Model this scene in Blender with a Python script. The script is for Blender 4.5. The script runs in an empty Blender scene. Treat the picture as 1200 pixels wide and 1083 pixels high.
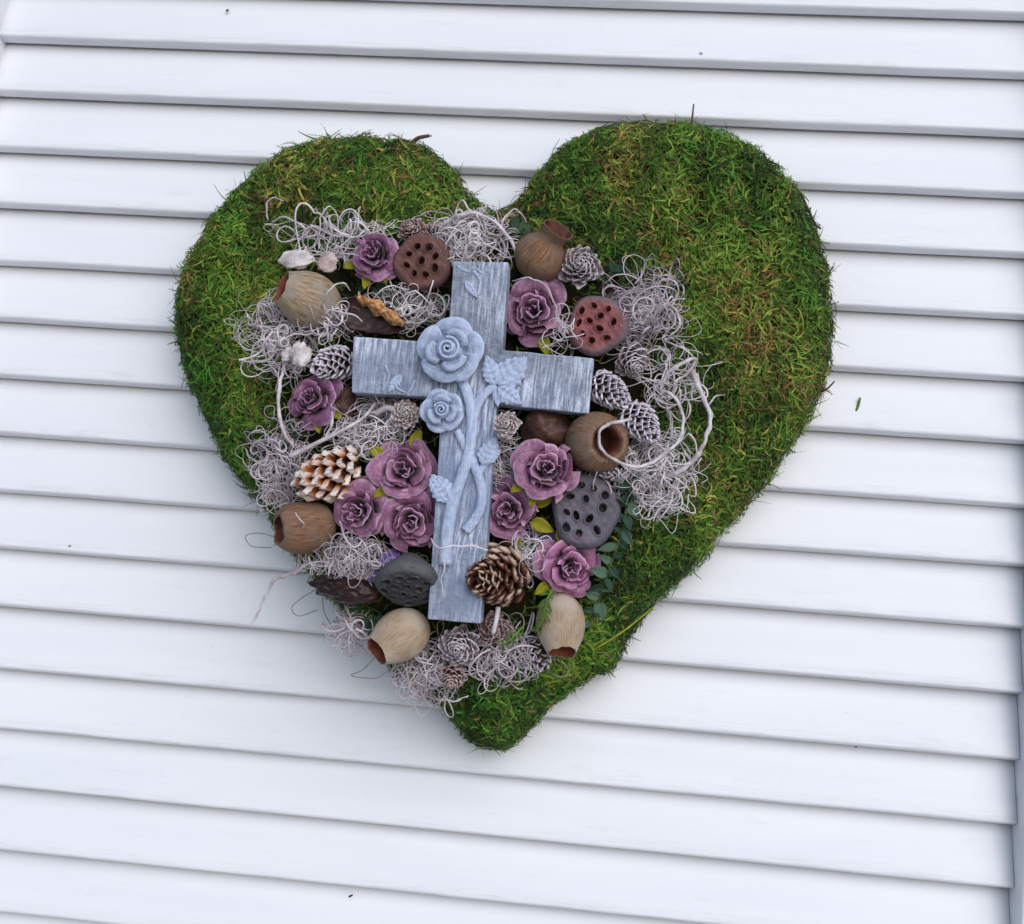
import bpy, math
import numpy as np
from mathutils import Matrix, Vector
rng = np.random.default_rng(7)
scene = bpy.context.scene
COL = scene.collection
# ------------------------------------------------------------------ camera (solved from the slat lines of the photo)
FPX = 1300.0
def rot3(a, b, c):
    ca, sa, cb, sb, cc, sc = np.cos(a), np.sin(a), np.cos(b), np.sin(b), np.cos(c), np.sin(c)
    return np.array([[1, 0, 0], [0, ca, -sa], [0, sa, ca]]) @ np.array([[cb, 0, sb], [0, 1, 0], [-sb, 0, cb]]) @ np.array([[cc, -sc, 0], [sc, cc, 0], [0, 0, 1]])
CR = rot3(*np.radians([-4.08, 4.90, 4.28]))
CT = np.array([0.0, 0.0051, 0.6478])
def f2b(v): return np.array([v[0], v[2], -v[1]])
CAM = f2b(-CR.T @ CT)
cam_d = bpy.data.cameras.new('camera'); cam = bpy.data.objects.new('camera', cam_d); COL.objects.link(cam)
ax, ay, az = f2b(CR[0]), f2b(-CR[1]), f2b(-CR[2])
cam.matrix_world = Matrix(((ax[0], ay[0], az[0], CAM[0]), (ax[1], ay[1], az[1], CAM[1]), (ax[2], ay[2], az[2], CAM[2]), (0, 0, 0, 1)))
cam_d.sensor_fit = 'HORIZONTAL'; cam_d.sensor_width = 36; cam_d.lens = 36 * FPX / 1200
cam_d.clip_start = 0.01; cam_d.clip_end = 100
scene.camera = cam
# ------------------------------------------------------------------ daylight: bright overcast, from above right behind the camera
S = Vector((0.48, -0.95, 0.66)).normalized()
world = bpy.data.worlds.new('World'); scene.world = world; world.use_nodes = True
wn = world.node_tree.nodes; wl = world.node_tree.links
sky = wn.new('ShaderNodeTexSky'); sky.sky_type = 'NISHITA'; sky.sun_disc = False
sky.sun_elevation = math.asin(S.z); sky.sun_rotation = math.atan2(S.x, S.y)
sky.dust_density = 1.0; sky.air_density = 1.0; sky.ozone_density = 2.0
bg = wn['Background']; bg.inputs['Strength'].default_value = 0.115
wl.new(sky.outputs[0], bg.inputs['Color'])
sun_d = bpy.data.lights.new('sun', 'SUN'); sun_d.energy = 1.4; sun_d.angle = math.radians(60); sun_d.color = (0.97, 0.97, 1.0)
sun = bpy.data.objects.new('sun', sun_d); COL.objects.link(sun)
sun.rotation_euler = (-S).to_track_quat('-Z', 'Y').to_euler()
vs = scene.view_settings; vs.view_transform = 'Standard'; vs.look = 'None'; vs.exposure = 0.24; vs.gamma = 1.0; vs.use_curve_mapping = False
scene.render.engine = 'CYCLES'

# ------------------------------------------------------------------ helpers
def at(px, py, Y):
    """point of the photo's pixel on the plane at depth Y (Y=0 slats, negative towards the viewer)"""
    d = f2b(CR.T @ np.array([(px - 600) / FPX, (py - 541.5) / FPX, 1.0]))
    return CAM + d * ((Y - CAM[1]) / d[1])
PXM = 0.000449                       # metres per photo pixel at the depth of the arrangement
def nrm(v):
    v = np.asarray(v, float); return v / max(np.linalg.norm(v), 1e-9)
def frame(pos, face=(0, 0, 1), roll=0):
    """matrix at pos; local z = face, given as (right, up, towards viewer)"""
    z = nrm((face[0], -face[2], face[1]))
    x = np.array([1., 0, 0]) if abs(z[0]) < .9 else np.array([0, 0, 1.])
    x = nrm(x - z * (x @ z)); y = np.cross(z, x)
    c, s = math.cos(roll), math.sin(roll)
    x, y = x * c + y * s, y * c - x * s
    return Matrix(((x[0], y[0], z[0], pos[0]), (x[1], y[1], z[1], pos[1]), (x[2], y[2], z[2], pos[2]), (0, 0, 0, 1)))
def mesh(name, V, F, smooth=True, attr=None, col=None):
    me = bpy.data.meshes.new(name)
    me.from_pydata([tuple(v) for v in np.asarray(V, float)], [], [tuple(int(i) for i in f) for f in F])
    if smooth: me.polygons.foreach_set('use_smooth', [True] * len(me.polygons))
    if attr is not None:
        a = me.attributes.new('tint', 'FLOAT', 'POINT'); a.data.foreach_set('value', np.asarray(attr, np.float32))
    me.update(); return me
def link(name, me, mat=None, parent=None, M=None):
    o = bpy.data.objects.new(name, me); COL.objects.link(o)
    if mat is not None and me is not None and not me.materials: me.materials.append(mat)
    if parent is not None: o.parent = parent
    if M is not None: o.matrix_local = M
    return o
def tag(o, label, cat, group=None):
    o['label'] = label; o['category'] = cat
    if group: o['group'] = group
    return o
def thing(name, label, cat, M, group=None):
    o = bpy.data.objects.new(name, None); COL.objects.link(o); o.empty_display_size = .01
    o.matrix_world = M
    return tag(o, label, cat, group)
def grid_faces(nu, nv, off=0, wrap=False):
    F = []
    for i in range(nu if wrap else nu - 1):
        for j in range(nv - 1):
            a = off + i * nv + j; b = off + ((i + 1) % nu) * nv + j
            F.append((a, b, b + 1, a + 1))
    return F
_ph = np.random.default_rng(3).uniform(0, 6.28, (40, 4)); _fr = np.random.default_rng(4).normal(0, 1, (40, 3))
def noise(P, f, k=0):
    P = np.asarray(P, float) * f; r = 0
    for i in range(7):
        j = (k * 7 + i) % 40
        r = r + np.sin(P @ _fr[j] * (1 + .35 * i) + _ph[j, 0]) / (1 + .3 * i)
    return r / 3.0
def tube(pts, rad, sides=6):
    pts = np.asarray(pts, float); n = len(pts); rad = np.broadcast_to(np.asarray(rad, float), (n,))
    t = np.gradient(pts, axis=0); t /= np.maximum(np.linalg.norm(t, axis=1, keepdims=True), 1e-9)
    u = nrm(np.cross(t[0], (.3, .9, .2))); V = []
    for i in range(n):
        u = nrm(u - t[i] * (u @ t[i])); w = np.cross(t[i], u)
        for k in range(sides):
            a = 6.28318 * k / sides
            V.append(pts[i] + rad[i] * (math.cos(a) * u + math.sin(a) * w))
    F = []
    for i in range(n - 1):
        for k in range(sides):
            a = i * sides + k; b = i * sides + (k + 1) % sides
            F.append((a, b, b + sides, a + sides))
    F.append(tuple(range(sides - 1, -1, -1))); F.append(tuple((n - 1) * sides + k for k in range(sides)))
    return V, F
def smooth_path(P, n=8):
    P = np.asarray(P, float); Q = np.vstack([2 * P[0] - P[1], P, 2 * P[-1] - P[-2]]); out = []
    for i in range(1, len(Q) - 2):
        for s in np.linspace(0, 1, n, endpoint=False):
            a, b, c, d = Q[i - 1:i + 3]
            out.append(.5 * (2 * b + (c - a) * s + (2 * a - 5 * b + 4 * c - d) * s * s + (3 * b - a - 3 * c + d) * s ** 3))
    out.append(P[-1]); return np.array(out)
class MB:
    def __init__(s): s.V = []; s.F = []
    def add(s, V, F):
        o = len(s.V); s.V.extend([tuple(v) for v in V]); s.F.extend([tuple(i + o for i in f) for f in F])
def lathe(prof, n=40, wob=0, k=0):
    prof = np.asarray(prof, float); V = []
    for i in range(n):
        a = 6.28318 * i / n
        for r, z in prof: V.append((r * math.cos(a), r * math.sin(a), z))
    V = np.array(V)
    if wob:
        s = 1 + wob * noise(V, 1 / (np.abs(V).max() * .8), k)
        V[:, 0] *= s; V[:, 1] *= s
    return V, grid_faces(n, len(prof), wrap=True)
def solid(o, t, sub=1, off=0):
    m = o.modifiers.new('thickness', 'SOLIDIFY'); m.thickness = t; m.offset = off
    if sub:
        m = o.modifiers.new('smooth', 'SUBSURF'); m.levels = sub; m.render_levels = sub
    return o

# ------------------------------------------------------------------ materials
def srgb(r, g, b):
    f = lambda c: (c / 12.92 if c <= .04045 else ((c + .055) / 1.055) ** 2.4)
    return tuple(f(x / 255) for x in (r, g, b)) + (1,)
class Mat:
    def __init__(s, name, rough=.6, spec=.4):
        s.m = bpy.data.materials.new(name); s.m.use_nodes = True; s.nt = s.m.node_tree; s.b = s.nt.nodes['Principled BSDF']
        s.b.inputs['Roughness'].default_value = rough; s.b.inputs['Specular IOR Level'].default_value = spec
    def n(s, t, **kw):
        x = s.nt.nodes.new(t)
        for k, v in kw.items():
            if k in x.inputs: x.inputs[k].default_value = v
            else: setattr(x, k, v)
        return x
    def l(s, a, b): s.nt.links.new(a, b)
    def coord(s, kind='Object', scale=(1, 1, 1)):
        c = s.n('ShaderNodeTexCoord'); m = s.n('ShaderNodeMapping'); m.inputs['Scale'].default_value = scale
        s.l(c.outputs[kind], m.inputs['Vector']); return m.outputs['Vector']
    def noise(s, vec, scale, detail=4, rough=.55):
        x = s.n('ShaderNodeTexNoise'); x.inputs['Scale'].default_value = scale; x.inputs['Detail'].default_value = detail; x.inputs['Roughness'].default_value = rough
        s.l(vec, x.inputs['Vector']); return x.outputs['Fac']
    def ramp(s, fac, stops):
        r = s.n('ShaderNodeValToRGB'); e = r.color_ramp.elements
        while len(e) < len(stops): e.new(.5)
        for q, (p, c) in zip(e, stops): q.position = p; q.color = c if len(c) == 4 else (*c, 1)
        s.l(fac, r.inputs['Fac']); return r.outputs['Color']
    def mix(s, a, b, fac, mode='MIX'):
        x = s.n('ShaderNodeMix'); x.data_type = 'RGBA'; x.blend_type = mode
        for v, i in ((a, 6), (b, 7)):
            if isinstance(v, tuple): x.inputs[i].default_value = v
            else: s.l(v, x.inputs[i])
        if isinstance(fac, (int, float)): x.inputs[0].default_value = fac
        else: s.l(fac, x.inputs[0])
        return x.outputs[2]
    def math(s, op, a, b=0.0):
        x = s.n('ShaderNodeMath'); x.operation = op
        for v, i in ((a, 0), (b, 1)):
            if isinstance(v, (int, float)): x.inputs[i].default_value = v
            else: s.l(v, x.inputs[i])
        return x.outputs[0]
    def color(s, c):
        if isinstance(c, tuple): s.b.inputs['Base Color'].default_value = c
        else: s.l(c, s.b.inputs['Base Color'])
    def bump(s, h, dist, strength=1.0):
        x = s.n('ShaderNodeBump'); x.inputs['Distance'].default_value = dist; x.inputs['Strength'].default_value = strength
        s.l(h, x.inputs['Height']); s.l(x.outputs[0], s.b.inputs['Normal'])
    def tint(s):
        a = s.n('ShaderNodeAttribute'); a.attribute_name = 'tint'; return a.outputs['Fac']
    def rand(s): return s.n('ShaderNodeObjectInfo').outputs['Random']
BW = lambda a: (a, a, a, 1)
def two_tone(name, c1, c2, scale, vec=(1, 1, 1), rough=.7, bump=.0004, spec=.3, lo=.35, hi=.65, detail=5):
    m = Mat(name, rough, spec); v = m.coord('Object', vec); n = m.noise(v, scale, detail)
    m.color(m.ramp(n, [(lo, c1), (hi, c2)])); m.bump(n, bump); return m.m
def mat_slat():
    m = Mat('white_paint', .42, .35); v = m.coord('Object')
    n1 = m.noise(m.coord('Object', (1.2, 10, 10)), 4, 4); n2 = m.noise(m.coord('Object', (6, 90, 90)), 6, 4)
    base = m.ramp(n1, [(.3, (.77, .78, .81, 1)), (.7, (.82, .825, .845, 1))])
    vo = m.n('ShaderNodeTexVoronoi'); vo.inputs['Scale'].default_value = 26; vo.inputs['Randomness'].default_value = 1; m.l(v, vo.inputs['Vector'])
    spk = m.math('LESS_THAN', vo.outputs['Distance'], .032)
    hue = m.n('ShaderNodeSeparateColor'); m.l(vo.outputs['Color'], hue.inputs[0])
    pick = m.math('MULTIPLY', spk, m.math('LESS_THAN', hue.outputs[0], .45))
    c = m.mix(base, (.17, .16, .15, 1), m.math('MULTIPLY', pick, .8))
    c = m.mix(c, (.60, .60, .60, 1), m.ramp(m.noise(m.coord('Object', (3, 14, 14)), 9, 6, .7), [(.58, BW(0)), (.78, BW(.35))]))
    c = m.mix(c, (.45, .43, .40, 1), m.ramp(m.noise(m.coord('Object', (30, 60, 60)), 8, 3, .6), [(.70, BW(0)), (.80, BW(.4))]))
    # worn, slightly dirty front edge: paint roughness lives where the wood edge is (tint = 1 on the edge)
    e = m.math('MULTIPLY', m.tint(), m.ramp(n2, [(.5, BW(0)), (.75, BW(.35))]))
    c = m.mix(c, (.50, .48, .47, 1), e)
    m.color(c); m.bump(m.math('ADD', m.math('MULTIPLY', n2, m.math('ADD', .25, m.tint())), m.math('MULTIPLY', n1, .3)), .0005, .6)
    return m.m
M_SLAT = mat_slat()
def mat_moss():
    m = Mat('moss', .75, .2)
    a = m.n('ShaderNodeAttribute'); a.attribute_name = 'strand'
    m.color(a.outputs['Color'])
    return m.m
M_MOSS = mat_moss()
M_CORE = two_tone('peat', (.010, .010, .006, 1), (.028, .028, .012, 1), 120, bump=.002, rough=.95, spec=.1)  # near-black core colour puts shade into the gaps between decorations
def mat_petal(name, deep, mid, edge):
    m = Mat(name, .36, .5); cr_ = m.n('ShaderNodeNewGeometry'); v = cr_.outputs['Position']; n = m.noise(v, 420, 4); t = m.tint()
    c = m.ramp(t, [(0, deep), (.35, deep), (.72, mid), (.9, mid), (1, edge)])  # shade painted into petal bases, highlight painted onto rims
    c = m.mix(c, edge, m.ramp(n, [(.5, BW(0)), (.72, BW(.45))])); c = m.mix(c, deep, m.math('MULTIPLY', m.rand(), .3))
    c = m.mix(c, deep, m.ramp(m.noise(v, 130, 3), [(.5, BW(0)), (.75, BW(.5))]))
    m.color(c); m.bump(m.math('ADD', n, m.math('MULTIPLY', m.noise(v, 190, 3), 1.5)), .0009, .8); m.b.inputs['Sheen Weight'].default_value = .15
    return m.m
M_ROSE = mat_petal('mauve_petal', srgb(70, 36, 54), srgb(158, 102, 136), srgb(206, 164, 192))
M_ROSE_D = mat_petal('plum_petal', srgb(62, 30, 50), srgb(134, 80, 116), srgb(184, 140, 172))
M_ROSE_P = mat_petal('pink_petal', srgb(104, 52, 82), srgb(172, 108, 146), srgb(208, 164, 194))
M_SEPAL = two_tone('yellow_green_leaf', srgb(112, 112, 20), srgb(190, 184, 48), 90, rough=.6)
def mat_cross(name, A, B_, Cc, bl, dr):
    m = Mat(name, .5, .4); v = m.coord('Object')
    st = m.noise(m.coord('Object', (9, .8, 4)), 70, 6, .7); st2 = m.noise(m.coord('Object', (1.2, 7, 4)), 60, 6, .7)
    pa = m.noise(v, 160, 6, .7); pa2 = m.noise(v, 22, 4); pa3 = m.noise(v, 9, 3)
    base = m.ramp(pa, [(.34, A), (.5, B_), (.68, Cc)])
    base = m.mix(base, bl, m.ramp(pa3, [(.4, BW(0)), (.62, BW(.55))]))
    dry = m.math('MULTIPLY', m.ramp(st, [(.46, BW(0)), (.6, BW(1))]), m.ramp(pa2, [(.40, BW(.08)), (.58, BW(1))]))
    dry2 = m.math('MULTIPLY', m.ramp(st2, [(.56, BW(0)), (.66, BW(.8))]), m.ramp(pa3, [(.45, BW(.7)), (.6, BW(0))]))
    c = m.mix(base, srgb(226, 233, 247), m.math('MULTIPLY', dry, dr))
    c = m.mix(c, srgb(198, 210, 234), m.math('MULTIPLY', dry2, .6))
    g = m.n('ShaderNodeNewGeometry')
    c = m.mix(c, srgb(212, 224, 248), m.ramp(g.outputs['Pointiness'], [(.50, BW(0)), (.58, BW(.8))]))
    c = m.mix(c, srgb(206, 220, 248), m.math('MULTIPLY', m.tint(), m.ramp(pa, [(.3, BW(.3)), (.6, BW(.9))])))
    m.color(c); m.bump(m.math('ADD', m.math('MULTIPLY', st, .8), m.math('MULTIPLY', pa, 1.4)), .0016, .9)
    return m.m
M_CROSS = mat_cross('pale_blue_relief_paint', srgb(84, 92, 112), srgb(130, 142, 170), srgb(172, 186, 214), srgb(132, 152, 194), .8)
M_CBODY = mat_cross('blue_grey_stone_paint', srgb(64, 68, 78), srgb(102, 107, 121), srgb(140, 147, 164), srgb(100, 120, 160), 1.0)
def mat_cup(name, c1, c2, c3):
    m = Mat(name, .72, .25); v = m.coord('Object')
    gr = m.n('ShaderNodeTexCoord'); sp = m.n('ShaderNodeSeparateXYZ'); m.l(gr.outputs['Object'], sp.inputs[0])
    ang = m.math('ARCTAN2', sp.outputs[1], sp.outputs[0])
    cb = m.n('ShaderNodeCombineXYZ'); m.l(m.math('MULTIPLY', ang, 9.0), cb.inputs[0]); m.l(m.math('MULTIPLY', sp.outputs[2], 60.0), cb.inputs[1]); m.l(m.math('MULTIPLY', m.noise(v, 90, 3), 1.5), cb.inputs[2])
    fib = m.noise(cb.outputs[0], 2.2, 5, .6); bl = m.noise(v, 70, 4)
    c = m.mix(m.ramp(fib, [(.3, c1), (.68, c2)]), c3, m.ramp(bl, [(.42, BW(0)), (.62, BW(.85))])); c = m.mix(c, c1, m.ramp(m.noise(v, 260, 4, .7), [(.58, BW(0)), (.7, BW(.7))]))
    m.color(c); m.bump(fib, .0009, .8); return m.m
M_CUP_BEIGE = mat_cup('beige_fibre', srgb(108, 86, 62), srgb(188, 166, 136), srgb(162, 152, 142))
M_CUP_BROWN = mat_cup('brown_shell', srgb(88, 62, 46), srgb(154, 118, 90), srgb(132, 110, 94))
M_CUP_PALE = mat_cup('pale_shell', srgb(150, 126, 102), srgb(184, 162, 138), srgb(196, 182, 164))
M_CUP_IN = two_tone('reddish_inner', srgb(84, 38, 26), srgb(150, 82, 60), 130)
M_CUP_IN2 = two_tone('brown_inner', srgb(58, 32, 24), srgb(116, 72, 56), 130)
def mat_lotus(name, face1, face2, rim):
    m = Mat(name, .7, .25); v = m.coord('Object'); n = m.noise(v, 110, 5); n2 = m.noise(v, 50, 3)
    c = m.mix(m.ramp(n, [(.3, face1), (.7, face2)]), rim, m.math('MULTIPLY', m.tint(), m.ramp(n2, [(.25, BW(.35)), (.6, BW(1))])))
    c = m.mix(c, (.45, .42, .42, 1), m.ramp(m.noise(v, 420, 5, .7), [(.6, BW(0)), (.78, BW(.4))]))
    m.color(c); m.bump(m.math('ADD', n, m.math('MULTIPLY', m.noise(v, 340, 4), .5)), .0011, .9); return m.m
M_LOT_BROWN = mat_lotus('lotus_brown', srgb(88, 60, 54), srgb(122, 84, 76), srgb(104, 76, 74))
M_LOT_RED = mat_lotus('lotus_red', srgb(116, 68, 68), srgb(158, 98, 98), srgb(108, 98, 104))
M_LOT_GREY = mat_lotus('lotus_grey', srgb(84, 80, 88), srgb(118, 112, 122), srgb(98, 94, 104))
M_LOT_DARK = mat_lotus('lotus_charcoal', srgb(52, 50, 52), srgb(82, 80, 82), srgb(92, 92, 94))
M_SEED = two_tone('lotus_seed', srgb(46, 34, 34), srgb(92, 76, 76), 200)
def mat_scale(name, base, tip, rim, p0=.35, p1=.8, bumpd=.0004):
    m = Mat(name, .75, .2); v = m.coord('Object'); n = m.noise(v, 300, 4); t = m.tint()
    f = m.math('ADD', t, m.math('MULTIPLY', m.math('SUBTRACT', n, .5), .55))
    f = m.math('ADD', f, m.math('MULTIPLY', m.math('SUBTRACT', m.rand(), .5), .22))
    m.color(m.ramp(f, [(.0, base), (p0, base), (p1, tip), (1, rim)])); m.bump(n, bumpd, .6); return m.m
M_SC_GREY = mat_scale('cone_grey_white', srgb(88, 70, 70), srgb(180, 166, 168), srgb(222, 212, 218), .3, .75)
M_SC_WHITE = mat_scale('cone_white', srgb(116, 100, 104), srgb(220, 210, 220), srgb(238, 232, 240), .2, .6)
M_SC_PINK = mat_scale('cone_pinkish', srgb(104, 72, 66), srgb(170, 134, 128), srgb(216, 196, 194), .3, .75)
M_SC_BROWN = mat_scale('cone_brown', srgb(58, 26, 18), srgb(100, 56, 40), srgb(210, 186, 164), .66, .88)
M_SC_ORANGE = mat_scale('cone_white_orange', srgb(116, 62, 30), srgb(190, 122, 76), srgb(242, 232, 228), .45, .72)
M_SC_TAN = mat_scale('cone_brown_white', srgb(118, 90, 80), srgb(206, 184, 178), srgb(242, 234, 234), .18, .52)
M_CONE_AXIS = two_tone('cone_core', srgb(48, 32, 26), srgb(78, 56, 46), 200)
M_CURL = two_tone('bleached_curl', srgb(172, 158, 162), srgb(238, 231, 233), 55, rough=.8, lo=.3, hi=.62)
M_CURL_D = two_tone('greyed_curl', srgb(144, 128, 134), srgb(226, 216, 221), 60, rough=.8, lo=.3, hi=.66)
M_TWIG = two_tone('whitened_twig', srgb(168, 154, 154), srgb(224, 216, 220), 120, rough=.8, bump=.0006)
M_THREAD = two_tone('grey_thread', srgb(120, 110, 112), srgb(170, 160, 160), 100, rough=.8)
M_HUSK = two_tone('dark_husk', srgb(30, 18, 17), srgb(62, 40, 38), 70, rough=.38, bump=.0012)
M_HUSK_R = two_tone('brown_husk', srgb(58, 36, 30), srgb(104, 72, 62), 60, rough=.45, bump=.001)
M_HUSK_IN = two_tone('orange_pulp', srgb(132, 76, 36), srgb(222, 172, 116), 420, rough=.7, bump=.0015)
M_FLAKE = two_tone('white_flake', srgb(172, 160, 156), srgb(228, 222, 222), 130, rough=.85, bump=.0014)
M_FLAKE_P = two_tone('pinkish_flake', srgb(150, 128, 124), srgb(206, 190, 188), 130, rough=.85, bump=.0014)
M_BOX = two_tone('dark_green_leaf', srgb(28, 52, 40), srgb(70, 102, 82), 80, rough=.5)
M_BOX_L = two_tone('grey_green_leaf', srgb(58, 84, 62), srgb(112, 140, 116), 80, rough=.5)
M_STEM = two_tone('green_stem', srgb(52, 62, 30), srgb(90, 96, 52), 120)
M_FERN = two_tone('fresh_fern', srgb(58, 92, 28), srgb(104, 142, 54), 90)
M_VIOLET = two_tone('violet_petal', srgb(92, 74, 132), srgb(140, 118, 178), 90, rough=.6)
M_DARKTWIG = two_tone('dark_twig', srgb(52, 42, 34), srgb(96, 82, 66), 120)
M_BACK = two_tone('shutter_back_paint', (.5, .5, .52, 1), (.6, .6, .62, 1), 20)

# ------------------------------------------------------------------ unseen ground below the frame, added to bounce light upwards
M_BOUNCE = two_tone('paving', (.36, .36, .36, 1), (.46, .455, .45, 1), 6)
g = link('ground', mesh('ground', [(-6, -8, -.95), (6, -8, -.95), (6, 2, -.95), (-6, 2, -.95)], [(0, 1, 2, 3)], False), M_BOUNCE); g['kind'] = 'structure'
# ------------------------------------------------------------------ the louvred shutter
Lk = [50.5, 114.4, 179.5, 244.7, 311.8, 377.3, 443.8, 510.9, 577.8, 643.6, 711.7, 783.8, 854.3, 921.5, 995.3, 1067.7]
Rk = [94, 163, 234.7, 304.9, 375.3, 449, 522, 596.3, 665, 738.4, 814.8, 892.4, 968, 1042.5]
PITCH = .035; XL, XR = -.338, .2904
zl, zr = {}, {}
for k in range(-3, 19):
    zl[k] = zr[k] = -(k - 7) * PITCH
for k in range(16):
    a = at(0, Lk[k], 0)
    if k < 14:
        b = at(1200, Rk[k], 0); s = (b[2] - a[2]) / (b[0] - a[0])
    else: s = 0
    zl[k] = a[2] + s * (XL - a[0]); zr[k] = a[2] + s * (XR - a[0])
shutter = thing('louvered_shutter', 'white painted louvred wooden shutter panel hanging behind the moss heart', 'shutter', Matrix.Translation((0, 0, 0)))
TIL = math.radians(15.5); TH = .0075; WID = .046
nv = np.array([-math.cos(TIL), math.sin(TIL)]); uv = np.array([math.sin(TIL), math.cos(TIL)])
def slat_profile():
    P = []; E = []
    def arc(c, r, a0, a1, n=5):
        for i in range(n):
            a = a0 + (a1 - a0) * i / (n - 1)
            P.append(c + r * (math.cos(a) * nv + math.sin(a) * uv)); E.append(1)
    r1, r2 = .0019, .0012
    arc(nv * (TH - r1) + uv * r1, r1, 0, -math.pi / 2)
    arc(nv * r2 + uv * r2, r2, -math.pi / 2, -math.pi)
    P.append(uv * WID * .5); E.append(0); P.append(uv * WID); E.append(0)
    P.append(uv * WID + nv * TH); E.append(0); P.append(uv * WID * .5 + nv * TH); E.append(0); P.append(uv * .007 + nv * TH); E.append(0)
    return np.array(P), E
SP, SE = slat_profile(); NP = len(SP); NX = 60
for k in range(-2, 18):
    xs = np.linspace(XL - .004, XR - .0003, NX); V = []; A = []
    for i, x in enumerate(xs):
        f = (x - XL) / (XR - XL); z = zl[k] + (zr[k] - zl[k]) * f
        w = .00022 * noise(np.array([[x, k * .7, 0]]), 22, k)[0]; w2 = .0003 * noise(np.array([[x, k * .9, 1]]), 40, k + 1)[0]
        for (py, pz), e in zip(SP, SE):
            V.append((x, py + (w2 if e else 0) * .6, z + pz + w * e + .0004 * noise(np.array([[x, k, 2]]), 3, k)[0])); A.append(e)
    F = []
    for i in range(NX - 1):
        for j in range(NP):
            a = i * NP + j; b = i * NP + (j + 1) % NP
            F.append((a, a + NP, b + NP, b))
    F.append(tuple(range(NP))); F.append(tuple((NX - 1) * NP + j for j in range(NP - 1, -1, -1)))
    me = mesh('slat', V, F, True, A)
    o = link('slat', me, M_SLAT, shutter)
def box(name, lo, hi, mat, parent, bev=.0015):
    x0, y0, z0 = lo; x1, y1, z1 = hi
    V = [(x, y, z) for x in (x0, x1) for y in (y0, y1) for z in (z0, z1)]
    F = [(0, 1, 3, 2), (4, 6, 7, 5), (0, 4, 5, 1), (2, 3, 7, 6), (0, 2, 6, 4), (1, 5, 7, 3)]
    o = link(name, mesh(name, V, F, False, [0] * 8), mat, parent)
    b = o.modifiers.new('bevel', 'BEVEL'); b.width = bev; b.segments = 3
    return o
box('stile', (XR, -.0185, -.42), (XR + .055, .040, .36), M_SLAT, shutter)
box('stile', (XL - .055, -.0185, -.42), (XL, .040, .36), M_SLAT, shutter)
box('back_board', (XL - .055, .042, -.42), (XR + .055, .048, .36), M_BACK, shutter)  # unseen board, added to stop light leaking through the slat gaps

# ------------------------------------------------------------------ the moss heart
OUT = [(575, 252), (600, 245), (622, 222), (640, 196), (655, 180), (675, 165), (705, 151), (750, 145), (800, 149), (850, 160), (880, 171), (905, 192), (930, 222), (948, 256), (962, 291),
       (969, 330), (972, 375), (969, 420), (959, 455), (944, 490), (924, 520), (907, 547), (880, 584), (855, 609), (835, 634), (815, 658), (790, 680), (760, 708), (742, 733), (728, 752), (719, 772), (712, 784), (695, 786), (677, 799),
       (655, 815), (640, 829), (623, 848), (605, 866), (590, 876), (570, 874), (550, 865), (537, 849), (526, 829), (505, 816), (485, 800), (460, 780), (437, 752), (415, 725), (390, 700), (366, 672),
       (345, 645), (325, 618), (310, 592), (286, 568), (266, 535), (251, 505), (239, 480), (224, 450), (214, 410), (208, 370), (213, 330), (228, 295), (247, 261), (272, 231), (302, 200), (332, 182), (371, 168), (425, 160), (465, 164), (490, 172), (510, 186), (530, 206), (550, 231)]
YB = -.0075; HH = .040; RR = .025
B2 = np.array([at(x, y, -.026)[[0, 2]] for x, y in OUT])
B2 = np.vstack([B2 + (np.roll(B2, -1, 0) - B2) * s for s in (0, .2, .4, .6, .8)]).reshape(5, -1, 2).transpose(1, 0, 2).reshape(-1, 2)
tn_ = np.roll(B2, -1, 0) - np.roll(B2, 1, 0); tn_ /= np.linalg.norm(tn_, axis=1, keepdims=True)
B2 = B2 + np.c_[-tn_[:, 1], tn_[:, 0]] * (.0011 * noise(np.c_[B2, 0 * B2[:, 0]], 130, 1) + .0008 * noise(np.c_[B2, 0 * B2[:, 0]], 330, 2))[:, None]
C2 = at(590, 430, -.026)[[0, 2]]
def inside(P):
    x, y = P[:, 0], P[:, 1]; r = np.zeros(len(P), bool); n = len(B2)
    for i in range(n):
        (x1, y1), (x2, y2) = B2[i], B2[(i + 1) % n]
        c = (y1 > y) != (y2 > y)
        r ^= c & (x < (x2 - x1) * (y - y1) / (y2 - y1 + 1e-12) + x1)
    return r
def nearest(P):
    D = np.empty(len(P)); I = np.empty(len(P), int)
    for s in range(0, len(P), 8000):
        d = ((P[s:s + 8000, None, :] - B2[None]) ** 2).sum(2); I[s:s + 8000] = d.argmin(1); D[s:s + 8000] = np.sqrt(d.min(1))
    return D, I
def heart_surface(P):
    d, i = nearest(P); q = np.clip(1 - d / RR, 0, 1); c = np.sqrt(1 - q * q)
    h = HH * c + (.0030 * noise(np.c_[P, 0 * d], 75, 1) + .0024 * noise(np.c_[P, 0 * d], 230, 2)) * c
    inw = (P - B2[i]) / np.maximum(d, 1e-6)[:, None]
    n = np.c_[-inw[:, 0] * q, -np.maximum(c, .05), -inw[:, 1] * q]; n /= np.linalg.norm(n, axis=1, keepdims=True)
    return np.c_[P[:, 0], YB - h, P[:, 1]], n
heart = thing('moss_heart', 'large green moss covered heart hanging on the white shutter', 'moss heart', Matrix.Translation((0, 0, 0)))
ts = [1, .985, .96, .93, .89, .84, .78, .7, .6, .48, .36, .24, .12]
V = [np.c_[B2[:, 0], np.full(len(B2), YB), B2[:, 1]]]
for t in ts[1:]:
    V.append(heart_surface(C2 + (B2 - C2) * (t - .012))[0])
V = np.vstack(V); n = len(B2); F = []
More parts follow.
